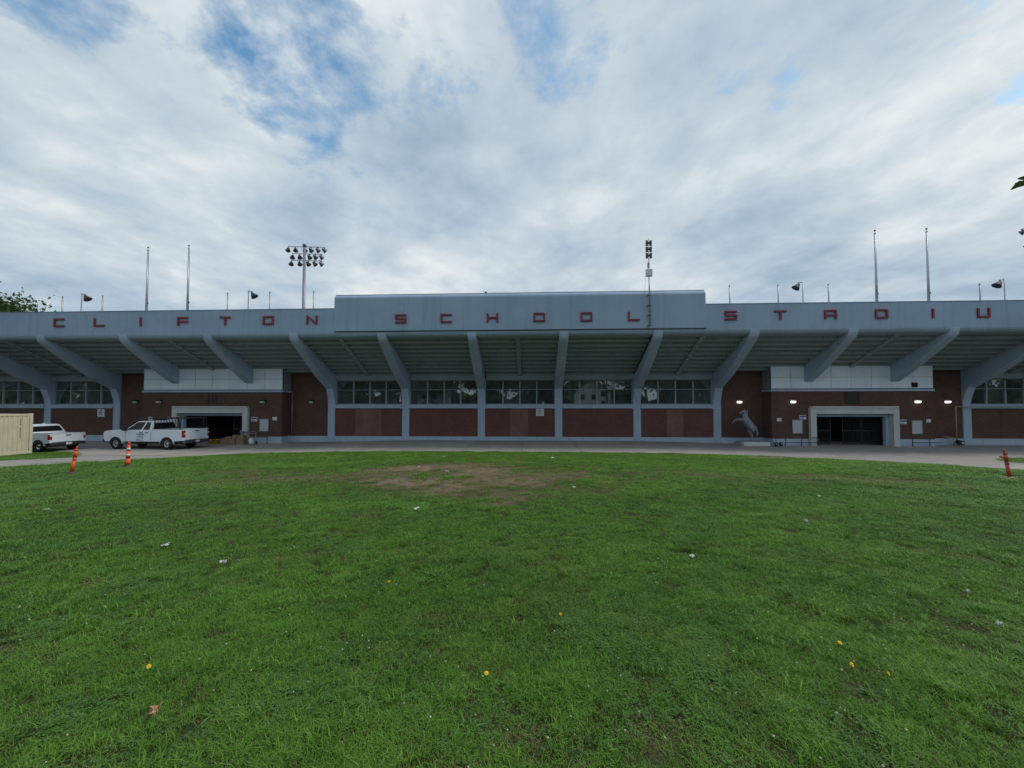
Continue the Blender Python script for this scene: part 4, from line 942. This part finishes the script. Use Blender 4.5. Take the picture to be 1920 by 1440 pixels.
hand_truck(-22.1,-2.35,R(25),'metal hand truck holding a white sack right of the boxes',True)
m = MB(); m.lathe([(0.0,0.0),(0.17,0.0),(0.19,0.14),(0.17,0.36),(0.10,0.46),(0.12,0.50),(0.0,0.49)],(0,0,0),n=14); o = m.build('sack', PAPER, None, (-22.06,-2.50,gz(-22.1,-2.5)+0.052)); tag(o,'white sack standing on the metal hand truck','sack')
# cart by the right block
t = empty('hose_cart', (18.75,-1.75,gz(18.75,-1.75)), R(20)); tag(t,'small black two-wheeled cart at the left corner of the right entrance block','cart')
for sx, sy in ((-0.18,-0.1),(0.22,-0.16)):
    w = empty('wheel',(sx,sy,0.17)); w.parent = t
    m = MB(); m.lathe([(0.07,-0.05),(0.14,-0.05),(0.17,-0.025),(0.17,0.025),(0.14,0.05),(0.07,0.05)],(0,0,0),'y',20); m.build('tyre', RUBBER, w)
    m = MB(); m.lathe([(0.0,-0.045),(0.075,-0.045),(0.075,0.045),(0.0,0.045)],(0,0,0),'y',14); m.build('hub', ALLOY, w)
m = MB(); m.box(-0.25,0.3,-0.08,0.12,0.16,0.24); m.tube((-0.2,0.1,0.2),(-0.28,0.12,0.72),0.02).tube((0.1,0.1,0.2),(0.02,0.12,0.72),0.02).tube((-0.28,0.12,0.72),(0.02,0.12,0.72),0.02); m.build('frame', DARKMETAL, t)

# ------------------------------------------------------------------ rearing horse statue on its plinth
t = empty('horse_statue', (17.05,-1.15,gz(17.0,-1.2))); tag(t,'grey statue of a rearing horse facing left beside the right entrance block','statue')
m = MB(); m.prism([(-1.15,0),(1.05,0),(1.0,0.30),(-0.75,0.30)], -0.45, 0.5, 'y'); m.build('rock_base', SLAB, t, None, 0.05)
m = MB(); m.box(-0.95,1.02,-0.98,-0.55,0,0.30); m.build('stone_kerb', STONE, t, None, 0.03)
J_ = {}; vs = []; es = []; rs = []
def jn(n, x, y, z, r, par=None):
    J_[n] = len(vs); vs.append((x, y, z)); rs.append(r)
    if par: es.append((J_[par], J_[n]))
jn('pelvis',0.16,0,1.10,0.25); jn('loin',0.00,0,1.30,0.235,'pelvis'); jn('barrel',-0.16,0,1.50,0.25,'loin'); jn('chest',-0.33,0,1.72,0.24,'barrel'); jn('neck0',-0.36,0,1.95,0.175,'chest'); jn('neck1',-0.30,0,2.18,0.13,'neck0'); jn('poll',-0.32,0,2.38,0.10,'neck1'); jn('face',-0.46,0,2.33,0.09,'poll'); jn('nose',-0.62,0,2.19,0.06,'face'); jn('lip',-0.69,0,2.11,0.045,'nose')
jn('rump',0.28,0,0.98,0.2,'pelvis'); jn('dock',0.40,0,1.03,0.055,'rump'); jn('tail1',0.56,0,0.90,0.06,'dock'); jn('tail2',0.62,0,0.62,0.075,'tail1'); jn('tail3',0.58,0,0.36,0.03,'tail2')
for i, (sy, ox) in enumerate(((-1,-0.06),(1,0.16))):
    y = sy*0.15
    jn('thigh%d'%i,0.14+ox*0.4,y,0.88,0.16,'rump'); jn('stifle%d'%i,-0.02+ox,y,0.74,0.12,'thigh%d'%i); jn('gaskin%d'%i,0.10+ox,y,0.56,0.075,'stifle%d'%i); jn('hock%d'%i,0.20+ox,y,0.42,0.06,'gaskin%d'%i); jn('cannon%d'%i,0.10+ox,y,0.20,0.042,'hock%d'%i); jn('fet%d'%i,0.05+ox,y,0.10,0.05,'cannon%d'%i); jn('hoof%d'%i,-0.03+ox,y,0.035,0.055,'fet%d'%i)
for i, (sy, dz, dx) in enumerate(((-1,0.0,0.0),(1,-0.16,0.05))):
    y = sy*0.13
    jn('shoulder%d'%i,-0.46,y,1.66,0.13,'chest'); jn('forearm%d'%i,-0.70+dx,y,1.70+dz*0.5,0.075,'shoulder%d'%i); jn('knee%d'%i,-0.95+dx,y,1.74+dz,0.06,'forearm%d'%i); jn('fcannon%d'%i,-1.14+dx,y,1.66+dz,0.038,'knee%d'%i); jn('ffet%d'%i,-1.22+dx,y,1.60+dz,0.042,'fcannon%d'%i); jn('fhoof%d'%i,-1.30+dx,y,1.53+dz,0.05,'ffet%d'%i)
me = bpy.data.meshes.new('horse'); me.from_pydata(vs, es, []); ho = bpy.data.objects.new('horse', me); COL.objects.link(ho); ho.parent = t; ho.location = (0,0,0.29); me.materials.append(STATUE)
sk = ho.modifiers.new('skin','SKIN'); sk.use_smooth_shade = True
for i, r_ in enumerate(rs): me.skin_vertices[0].data[i].radius = (r_*1.18, r_*1.18)
me.skin_vertices[0].data[0].use_root = True
ss = ho.modifiers.new('sub','SUBSURF'); ss.levels = 2; ss.render_levels = 2
m = MB()
for sy in (-1,1): m.lathe([(0.03,0),(0.026,0.04),(0.0,0.08)],(-0.30,sy*0.06,2.47),n=8)
m.build('ear', STATUE, t, (0,0,0.29))
m = MB()
for i in range(14):
    u = i/13; x = -0.25+0.02*math.sin(i*2.1)+0.05*(1-u); z = 2.36-0.55*u
    m.lathe([(0.0,-0.09),(0.045,-0.04),(0.06,0.03),(0.0,0.09)],(x+0.085,0.02*math.cos(i*1.7),z),n=7)
m.build('mane', STATUE, t, (0,0,0.29))

# ------------------------------------------------------------------ trees
def tree_meshes(seed, H, cr, ch, nclump, per, leaf, trunk_r):
    """tapered trunk with limbs, and a crown of leaf-sized faces grouped in clumps; returns (trunk MB, crown MB)"""
    r = random.Random(seed); T = MB(); C = MB()
    base = Vector((0,0,0)); pts = [base]; d = Vector((0,0,1)); seg = 6; h0 = H-ch*0.55
    for i in range(seg): d = (d+Vector((r.uniform(-.12,.12), r.uniform(-.12,.12), 0))).normalized(); pts.append(pts[-1]+d*h0/seg)
    for i in range(seg): T.tube(pts[i], pts[i+1], trunk_r*(1-0.10*i), trunk_r*(1-0.10*(i+1)), 10, False)
    cc = Vector((pts[-1].x, pts[-1].y, H-ch/2)); clumps = []
    for i in range(nclump):
        while True:
            p = Vector((r.uniform(-1,1), r.uniform(-1,1), r.uniform(-1,1)))
            if 0.35 < p.length < 1 and (p.z > -0.75): break
        clumps.append(cc+Vector((p.x*cr, p.y*cr, p.z*ch/2)))
    for i, c in enumerate(clumps):
        if i % 3 == 0:
            a = pts[r.randint(3, seg)]; mid = a.lerp(c, 0.5)+Vector((0,0,r.uniform(0,0.6)))
            T.tube(a, mid, trunk_r*0.32, trunk_r*0.18, 6, False); T.tube(mid, c, trunk_r*0.18, trunk_r*0.04, 5, False)
    vs, fs = [], []
    for c in clumps:
        cs = r.uniform(0.10, 0.23)*cr
        for j in range(per):
            p = Vector((r.gauss(0,1), r.gauss(0,1), r.gauss(0,0.75)))*cs+c
            n = Vector((r.gauss(0,1), r.gauss(0,1), r.gauss(0.5,0.8))).normalized(); a = n.orthogonal().normalized(); b = n.cross(a)
            th = r.uniform(0, 6.28); a, b = a*math.cos(th)+b*math.sin(th), b*math.cos(th)-a*math.sin(th); L = leaf*r.uniform(0.6, 1.25)
            o = len(vs); vs += [p-a*L*0.5, p+b*L*0.30+n*L*0.06, p+a*L*0.5, p-b*L*0.30+n*L*0.06]; fs.append((o, o+1, o+2, o+3))
    C.add(vs, fs); return T, C
def tree(name, loc, label, group, seed, H, cr, ch, nclump, per, leaf, tr):
    t = empty(name, loc); tag(t, label, 'tree', group); T, C = tree_meshes(seed, H, cr, ch, nclump, per, leaf, tr)
    T.build('trunk', BARK, t); C.build('crown', LEAF, t); return t
tree('broadleaf_tree', (-97.2,31,0), 'dark leafy tree top rising behind the left end of the stand', 'trees beyond the stand', 3, 22.4, 9.0, 13, 190, 170, 0.62, 0.5)
tree('broadleaf_tree', (-112,34,0), 'leafy tree beyond the left edge, next to the tree top', 'trees beyond the stand', 4, 21.0, 8, 13, 90, 70, 0.8, 0.5)
# overhanging tree to the right of the viewer: only one twig reaches into view
t = empty('overhanging_tree', (12.6,-30.2,zgs(12.6,-30.2)-0.05)); tag(t, 'overhanging tree whose green leaf tips enter at the upper right edge', 'tree')
T, C = tree_meshes(21, 7.6, 2.6, 4.2, 60, 60, 0.16, 0.22); T.build('trunk', BARK, t); C.build('crown', LEAF, t)
tw = Vector((4.99,-27.85,5.22))-t.location
m = MB(); m.path([(0.0,0.1,4.2),(-2.6,0.6,4.75),(-5.6,1.6,4.5),tuple(tw+Vector((0.75,0.05,0.16))),tuple(tw+Vector((0.22,0,0.05)))],0.018,6); m.build('limb', BARK, t)
def leafshape(m, tip, root, w, seed):
    r = random.Random(seed); tip, root = Vector(tip), Vector(root); d = tip-root; L = d.length; d.normalize(); up = Vector((0.1,-0.75,0.65)); sd_ = d.cross(up).normalized(); nn = sd_.cross(d)
    prof = [(0,0.02),(0.12,0.30),(0.25,0.42),(0.33,0.36),(0.45,0.50),(0.55,0.40),(0.66,0.42),(0.78,0.24),(0.9,0.12),(1,0)]
    A = [root+d*L*u+sd_*w*v+nn*0.03*math.sin(u*3) for u, v in prof]; B = [root+d*L*u-sd_*w*v*0.95+nn*0.03*math.sin(u*3) for u, v in prof]; M_ = [root+d*L*u-nn*0.008 for u, v in prof]
    n = len(prof); m.add(A+M_+B, [(i, i+1, n+i+1, n+i) for i in range(n-1)]+[(n+i, n+i+1, 2*n+i+1, 2*n+i) for i in range(n-1)])
m = MB()
leafshape(m, tw+Vector((-0.02,0,-0.03)), tw+Vector((0.19,0.0,0.05)), 0.10, 1); leafshape(m, tw+Vector((0.08,0.02,0.10)), tw+Vector((0.30,0.02,0.06)), 0.09, 2)
for i in range(16):
    q = tw+Vector((0.3+0.10*i, random.uniform(-.1,.1), 0.06+0.02*i)); leafshape(m, q+Vector((random.uniform(-.1,.12),random.uniform(-.12,.12),random.uniform(-.16,.02))), q, 0.085, i)
m.build('leaf_spray', LEAF, t)
# what the panes mirror: trees, two houses and cars across the road behind the viewer
tA = tree('street_tree', (-60,-72,1.4), 'leafy street tree mirrored in the leftmost window bay', 'mirrored street trees', 31, 14, 6.0, 10.5, 80, 60, 0.8, 0.35)
tB = tree('street_tree', (-46,-78,1.4), 'taller leafy street tree mirrored in the window bay behind the pickups', 'mirrored street trees', 32, 17, 7.0, 12.5, 90, 60, 0.85, 0.4)
r_ = random.Random(9); x = -150
while x < 160:
    if abs(x-18) > 9:
        c = copy_tree(tA if r_.random() < 0.5 else tB); c.location = (x, -76+r_.uniform(-9, 6), 1.4); c.rotation_euler = (0, 0, r_.uniform(0, 6.28)); sc = r_.uniform(0.8, 1.2); c.scale = (sc, sc, sc)
        c['label'] = 'leafy street tree across the road, seen only in window reflections'
    x += r_.uniform(8, 12)
m = MB(); r_ = random.Random(12); vs = []; fs = []
for i in range(16000):
    x = r_.uniform(-190, 190); top = 7.5+2.5*math.sin(x*0.13)+2.0*math.sin(x*0.41+1); p = Vector((x, -96+r_.uniform(-2, 2), 1.2+top*r_.random()**0.8)); L = r_.uniform(0.7, 1.5)
    n3 = Vector((r_.gauss(0,1), r_.gauss(1,1), r_.gauss(0.3,0.8))).normalized(); a = n3.orthogonal().normalized()*L; b = n3.cross(a.normalized())*L*0.7; o_ = len(vs)
    vs += [p-a, p-b, p+a, p+b]; fs.append((o_, o_+1, o_+2, o_+3))
m.add(vs, fs); o = m.build('distant_wood', LEAF); o['kind'] = 'stuff'; o['label'] = 'dark belt of trees far behind the viewer, mirrored in the windows'
def house(x, y, rz, label):
    t = empty('house', (x, y, 1.4), rz); tag(t, label, 'house', 'mirrored houses')
    m = MB(); m.box(-5,5,-4,4,0,5.6); m.prism([(-5,5.6),(5,5.6),(0,9)], -4, 4, 'y'); m.build('wall', HOUSEWHITE, t)
    rf = MB()
    for sg in (-1,1): rf.prism([(0,9.02),(sg*5.6,5.25),(sg*5.6,5.5),(0,9.3)], -4.5, 4.5, 'y')
    rf.build('roof', ROOFDARK, t)
    for xx in (-3,0,3):
        for z in (1.0,3.6):
            w = MB(); w.box(xx-0.6,xx+0.6,4.0,4.06,z,z+1.5); w.build('window', CARGLASS, t)
house(18,-82,0.05,'white gabled house across the road, mirrored in the right middle windows'); house(-30,-88,-0.1,'white gabled house across the road, mirrored in the left windows')
def sedan(x, y, rz, label):
    t = empty('parked_car', (x, y, 1.42), rz); tag(t, label, 'car', 'mirrored parked cars')
    prof = [(-2.2,0.3),(-1.75,0.3)]+arch(-1.35,0.38,0.3,7)+[(0.9,0.3)]+arch(1.35,0.38,0.3,7)+[(2.2,0.3),(2.25,0.65),(1.9,0.88),(1.0,0.95),(0.3,1.42),(-0.9,1.45),(-1.6,1.05),(-2.2,0.98)]
    m = MB(); m.prism(prof, -0.88, 0.88, 'y'); m.build('body', CARPAINT, t, None, 0.06, 2)
    for sg in (-1,1):
        m = MB(); m.prism([(0.85,0.98),(0.28,1.34),(-0.85,1.37),(-1.35,1.02)], sg*0.885, sg*0.87, 'y'); m.build('side_window', CARGLASS, t)
        for xx in (-1.35,1.35):
            m = MB(); m.lathe([(0.0,-0.1),(0.3,-0.1),(0.33,0),(0.3,0.1),(0.0,0.1)],(xx,sg*0.8,0.33),'y',16); m.build('wheel', RUBBER, t)
sedan(25,-66,0,'white parked car mirrored in the right middle windows'); sedan(2,-66,0,'white parked car mirrored in the middle windows'); sedan(-22,-66,math.pi,'white parked car mirrored in the left middle windows')

# ------------------------------------------------------------------ litter and flowers on the lawn
def litter(x, y, sz, seed, label, mat=None, h=0.035):
    sz *= 0.68
    r = random.Random(seed); m = MB(); n = 7; vs = []
    for j in range(5):
        for i in range(n):
            u, v_ = i/(n-1)-0.5, j/4-0.5; ed = 1-0.25*r.random()
            vs.append((u*sz*ed, v_*sz*0.7*ed, h*r.random()))
    m.add(vs, [(j*n+i, j*n+i+1, (j+1)*n+i+1, (j+1)*n+i) for j in range(4) for i in range(n-1)])
    o = m.build('paper_scrap' if mat is None else 'dead_leaf', mat or PAPER, None, (x, y, zgs(x, y)+0.045)); o.rotation_euler = (r.uniform(-.25,.25), r.uniform(-.25,.25), r.uniform(0,6.28))
    sm = o.modifiers.new('s','SOLIDIFY'); sm.thickness = 0.002
    tag(o, label, 'litter' if mat is None else 'leaf', 'scraps of litter on the lawn' if mat is None else None); return o
LT = [(1.89,-27.35,0.11,'white paper scrap on the lawn right of centre, near the row of clover'),(-4.63,-27.27,0.12,'white crumpled paper scrap on the lawn at left, left of the pale leaf'),(-3.45,-27.79,0.10,'pale yellowish paper scrap on the lawn below the left white scrap'),(1.11,-22.11,0.14,'white paper scrap just right of the bare soil patch'),(-2.07,-25.05,0.15,'pale scrap on the grass just below the bare soil patch'),(4.39,-25.59,0.09,'small white scrap on the right half of the lawn'),(1.30,-13.41,0.26,'larger of two white scraps near the pavement, right of the bare patch'),(1.12,-12.5,0.22,'smaller of two white scraps near the pavement, right of the bare patch'),(6.46,-23.04,0.14,'white scrap alone on the lawn toward the right entrance'),(-8.61,-25.49,0.17,'long pale scrap on the lawn at the left edge'),(3.62,-28.81,0.06,'small white scrap low at the right edge of the lawn'),(4.03,-28.21,0.05,'thin white scrap on the grass near the right edge'),(-2.83,-18.9,0.16,'pale scrap lying on the bare soil patch'),(-4.2,-17.6,0.13,'tiny pale scrap on the left end of the bare soil'),(-4.4,-12.6,0.2,'white scrap near the pavement above the bare patch')]
for i, (x, y, sz, lb) in enumerate(LT): litter(x, y, sz, i, lb)
litter(-1.98,-30.02,0.085,77,'curled brown dead leaf in the grass at lower left',DEADLEAF,0.05)
m = MB(); m.box(-0.9,0.9,-0.05,0.05,0,0.04); o = m.build('wooden_stake', PIPEYEL, None, (12.42,-11.2,zgs(12.42,-11.2)+0.05)); o.rotation_euler = (0,0.055*0,R(-12)); tag(o,'thin pale wooden stake lying on grass before the right entrance','stake')
def dandelion(x, y, h, r, tilt, az, label):
    r *= 0.6; h *= 0.72
    t = empty('dandelion', (x, y, zgs(x, y))); tag(t, label, 'flower', 'dandelions in the lawn')
    top = Vector((math.cos(az)*0.02, math.sin(az)*0.02, h)); m = MB(); m.path([(0,0,0),tuple(top*0.55+Vector((0.005,0,0))),tuple(top)],0.0022,6); m.build('stem', CLOVERLEAF, t)
    m = MB(); rr = random.Random(int(x*1000)); n3 = Vector((math.cos(az)*math.sin(tilt), math.sin(az)*math.sin(tilt), math.cos(tilt))); a = n3.orthogonal().normalized(); b = n3.cross(a); vs=[]; fs=[]
    for ring, cnt, ln, el in ((0,18,1.0,0.15),(1,14,0.75,0.5),(2,10,0.45,0.9)):
        for i in range(cnt):
            th = 2*math.pi*(i+rr.random()*0.5)/cnt; d = (a*math.cos(th)+b*math.sin(th))*math.cos(el)+n3*math.sin(el); sd2 = n3.cross(d).normalized(); L = r*ln*rr.uniform(0.85,1.1); o_ = len(vs)
            vs += [top-sd2*0.0012, top+sd2*0.0012, top+d*L+sd2*0.0022, top+d*L-sd2*0.0022]; fs.append((o_,o_+1,o_+2,o_+3))
    m.add(vs, fs); m.lathe([(0.0,-0.004),(r*0.4,-0.002),(r*0.45,0.005),(0.0,0.009)], tuple(top), n=10); m.build('flower_head', PETAL, t)
for a in [(-2.40,-29.63,0.085,0.021,0.9,-1.2,'yellow dandelion at lower left of the lawn, above the dead leaf'),(-0.27,-29.58,0.085,0.022,0.45,-1.6,'yellow dandelion in the lower middle of the lawn'),(2.13,-29.18,0.085,0.020,0.6,-1.6,'yellow dandelion at lower right, the upper one of a pair'),(2.0,-29.44,0.085,0.020,1.0,-1.5,'yellow dandelion at lower right, the lower one of a pair'),(-1.38,-28.23,0.08,0.018,0.8,-1.6,'small yellow dandelion left of centre'),(0.24,-28.85,0.08,0.017,1.0,-1.6,'small yellow dandelion just right of centre'),(2.14,-29.52,0.08,0.017,1.1,-1.0,'pale yellow dandelion beside the brown thin spot at lower right')]: dandelion(*a)

# ------------------------------------------------------------------ grass (one mass of instanced tufts) and clover flowers
def tuft(name, n, rad, hmin, hmax, wid, mat, seed, droop=0.5, flat=False):
    r = np.random.default_rng(seed); V = []; F = []
    for i in range(n):
        a = r.uniform(0, 6.283); q = rad*math.sqrt(r.random()); bx_, by_ = q*math.cos(a), q*math.sin(a)
        h = r.uniform(hmin, hmax); la = r.uniform(0, 6.283); ln = h*r.uniform(0.15, droop*1.9); w = wid*r.uniform(0.7, 1.3)
        dx, dy = math.cos(la), math.sin(la); sx, sy = -dy*w, dx*w; o = len(V)
        V += [(bx_-sx, by_-sy, -0.01), (bx_+sx, by_+sy, -0.01), (bx_+dx*ln*0.35+sx*0.85, by_+dy*ln*0.35+sy*0.85, h*0.62), (bx_+dx*ln*0.35-sx*0.85, by_+dy*ln*0.35-sy*0.85, h*0.62), (bx_+dx*ln, by_+dy*ln, h*(0.95 if not flat else 0.6))]
        F += [(o, o+1, o+2, o+3), (o+3, o+2, o+4)]
    me = bpy.data.meshes.new(name); me.from_pydata(V, [], F); me.materials.append(mat); return bpy.data.objects.new(name, me)
def clover(name, n, rad, seed):
    r = np.random.default_rng(seed); V = []; F = []
    for i in range(n):
        a = r.uniform(0, 6.283); q = rad*math.sqrt(r.random()); cx_, cy_ = q*math.cos(a), q*math.sin(a); h = r.uniform(0.015, 0.042); s_ = r.uniform(0.005, 0.009); t0 = r.uniform(0, 6.28)
        for j in range(3):
            th = t0+j*2.094; dx, dy = math.cos(th), math.sin(th); o = len(V); tz = r.uniform(-0.3, 0.3)
            V += [(cx_, cy_, h), (cx_+dx*s_-dy*s_*0.6, cy_+dy*s_+dx*s_*0.6, h+tz*s_), (cx_+dx*s_*1.5, cy_+dy*s_*1.5, h+tz*s_), (cx_+dx*s_+dy*s_*0.6, cy_+dy*s_-dx*s_*0.6, h+tz*s_)]; F.append((o, o+1, o+2, o+3))
    me = bpy.data.meshes.new(name); me.from_pydata(V, [], F); me.materials.append(CLOVERLEAF); return bpy.data.objects.new(name, me)
TUFTS = [tuft('turf_a', 100, 0.085, 0.020, 0.050, 0.0016, GRASS, 1, 1.0), tuft('turf_b', 90, 0.085, 0.016, 0.042, 0.0019, GRASS, 2, 1.3), tuft('turf_c', 40, 0.055, 0.035, 0.070, 0.0024, GRASS, 3, 0.9),
         clover('clover_patch', 46, 0.09, 4), tuft('dry_tuft', 44, 0.09, 0.012, 0.038, 0.0016, DRYGRASS, 5, 1.6, True), tuft('broad_weed', 12, 0.03, 0.03, 0.06, 0.0060, CLOVERLEAF, 6, 1.6, True)]
pts = []; 
def zone(dmin, dmax, dens, scale, spread):
    # in a fan that covers the view and a few steps either side
    n = int(dens*0.5*(dmax**2-dmin**2)*2*1.25); th = rng.uniform(-1.25, 1.25, n); d = np.sqrt(rng.uniform(dmin**2, dmax**2, n))
    X = np.sin(th-R(2.7))*d; Y = -32+np.cos(th-R(2.7))*d
    jx = 0.16*vnoise(X, Y, 1.9, 11)+rng.normal(0, 0.03, n); jy = 0.16*vnoise(X, Y, 1.9, 12)+rng.normal(0, 0.03, n)
    ok = inpoly(X+jx, Y+jy, LAWN) | inpoly(X, Y, LPATCH) | inpoly(X, Y, RPATCH)
    X, Y = X[ok], Y[ok]
    if not len(X): return
    b = np.zeros(len(X)); nr = (np.abs(X) < 13) & (Y > -32) & (Y < -12); b[nr] = bare(X[nr], Y[nr])
    cl = vnoise(X, Y, 0.7, 5); tall = vnoise(X, Y, 1.7, 6); u = rng.random(len(X))
    kind = np.where(u < 0.45, 0, np.where(u < 0.8, 1, 2)); 
    kind = np.where((cl > 0.25) & (rng.random(len(X)) < 0.24), 3, kind)
    kind = np.where(rng.random(len(X)) < 0.012, 5, kind)
    keep = rng.random(len(X)) > b*0.72
    kind = np.where((b > 0.06) & (rng.random(len(X)) < 0.25+b*0.6), 4, kind); dn = vnoise(X, Y, 0.45, 8); dz_ = np.zeros(len(X))
    for cx_, cy_, rx, ry, a in ((-2.2,-19.0,4.6,4.6,0.75),(-8.0,-20.2,4.0,2.0,0.35),(9.6,-19.6,4.0,1.4,0.35),(4.5,-19.0,2.5,1.6,0.22)):
        dz_ = np.maximum(dz_, a*np.clip(1.25-((X-cx_)/rx)**2-((Y-cy_)/ry)**2+dn*0.9, 0, 1))
    kind = np.where(rng.random(len(X)) < 0.07+0.30*np.clip(dn-0.05, 0, 1)+dz_, 4, kind)
    s = scale*rng.uniform(0.75, 1.25, len(X))*(1+0.35*np.clip(tall, -0.6, 0.8))*(1-0.35*b)
    pts.append(np.stack([X, Y, zg(X, Y), rng.uniform(0, 6.283, len(X)), s*spread, s, kind], 1)[keep])
zone(0.9, 4.0, 360, 0.74, 1.12); zone(4.0, 7.0, 200, 0.80, 1.25); zone(7.0, 12.0, 95, 0.85, 1.5); zone(12.0, 19.0, 42, 1.1, 2.3); zone(19.0, 40.0, 20, 1.2, 3.3)
P_ = np.concatenate(pts); N_ = len(P_)
me = bpy.data.meshes.new('grass'); me.vertices.add(N_); me.vertices.foreach_set('co', P_[:, :3].astype(np.float32).ravel())
for nm, col_ in (('rz', 3), ('sxy', 4), ('sz', 5), ('variant', 6)):
    a = me.attributes.new(nm, 'FLOAT', 'POINT'); a.data.foreach_set('value', P_[:, col_].astype(np.float32))
grass = bpy.data.objects.new('grass', me); COL.objects.link(grass); grass['kind'] = 'stuff'; grass['label'] = 'short green mown grass covering the lawn'; 
ng = bpy.data.node_groups.new('grass_nodes', 'GeometryNodeTree'); ng.interface.new_socket('Geometry', in_out='INPUT', socket_type='NodeSocketGeometry'); ng.interface.new_socket('Geometry', in_out='OUTPUT', socket_type='NodeSocketGeometry')
gi = ng.nodes.new('NodeGroupInput'); go = ng.nodes.new('NodeGroupOutput'); jo = ng.nodes.new('GeometryNodeJoinGeometry')
def named(nm):
    n = ng.nodes.new('GeometryNodeInputNamedAttribute'); n.data_type = 'FLOAT'; n.inputs[0].default_value = nm; return n.outputs[0]
cr_ = ng.nodes.new('ShaderNodeCombineXYZ'); ng.links.new(named('rz'), cr_.inputs[2])
cs_ = ng.nodes.new('ShaderNodeCombineXYZ'); sx_ = named('sxy'); ng.links.new(sx_, cs_.inputs[0]); ng.links.new(sx_, cs_.inputs[1]); ng.links.new(named('sz'), cs_.inputs[2])
e2r = ng.nodes.new('FunctionNodeEulerToRotation'); ng.links.new(cr_.outputs[0], e2r.inputs[0])
for i, to in enumerate(TUFTS):
    oi = ng.nodes.new('GeometryNodeObjectInfo'); oi.inputs['Object'].default_value = to; oi.inputs['As Instance'].default_value = True
    cmp_ = ng.nodes.new('FunctionNodeCompare'); cmp_.data_type = 'FLOAT'; cmp_.operation = 'EQUAL'; ng.links.new(named('variant'), cmp_.inputs[0]); cmp_.inputs[1].default_value = float(i); cmp_.inputs['Epsilon'].default_value = 0.1
    ip = ng.nodes.new('GeometryNodeInstanceOnPoints'); ng.links.new(gi.outputs[0], ip.inputs['Points']); ng.links.new(cmp_.outputs[0], ip.inputs['Selection']); ng.links.new(oi.outputs['Geometry'], ip.inputs['Instance'])
    ng.links.new(e2r.outputs[0], ip.inputs['Rotation']); ng.links.new(cs_.outputs[0], ip.inputs['Scale']); ng.links.new(ip.outputs[0], jo.inputs[0])
ng.links.new(jo.outputs[0], go.inputs[0]); md = grass.modifiers.new('tufts', 'NODES'); md.node_group = ng
print('TUFTS', N_)
# clover flower heads: countless white dots, one mass
m = MB(); cl_n = 0; r_ = random.Random(4)
while cl_n < 560:
    th = r_.uniform(-0.95, 0.95); d = 1.7+7.5*r_.random()**0.75; x, y = math.sin(th)*d, -32+math.cos(th)*d
    if mnoise.fractal(Vector((x*0.55+3, y*0.55, 2.2)), 0.7, 2, 3) < 0.02 and r_.random() > 0.12: continue
    R_ = r_.uniform(0.0035, 0.007); m.lathe([(0.0,-R_*0.8),(R_*0.8,-R_*0.5),(R_,0.1*R_),(R_*0.6,R_*0.7),(0.0,R_*0.9)], (x, y, zgs(x, y)+r_.uniform(0.030,0.048)), n=6); cl_n += 1
o = m.build('clover_flowers', CLOVERHEAD); o['kind'] = 'stuff'; o['label'] = 'scattered white clover flower heads in the grass'
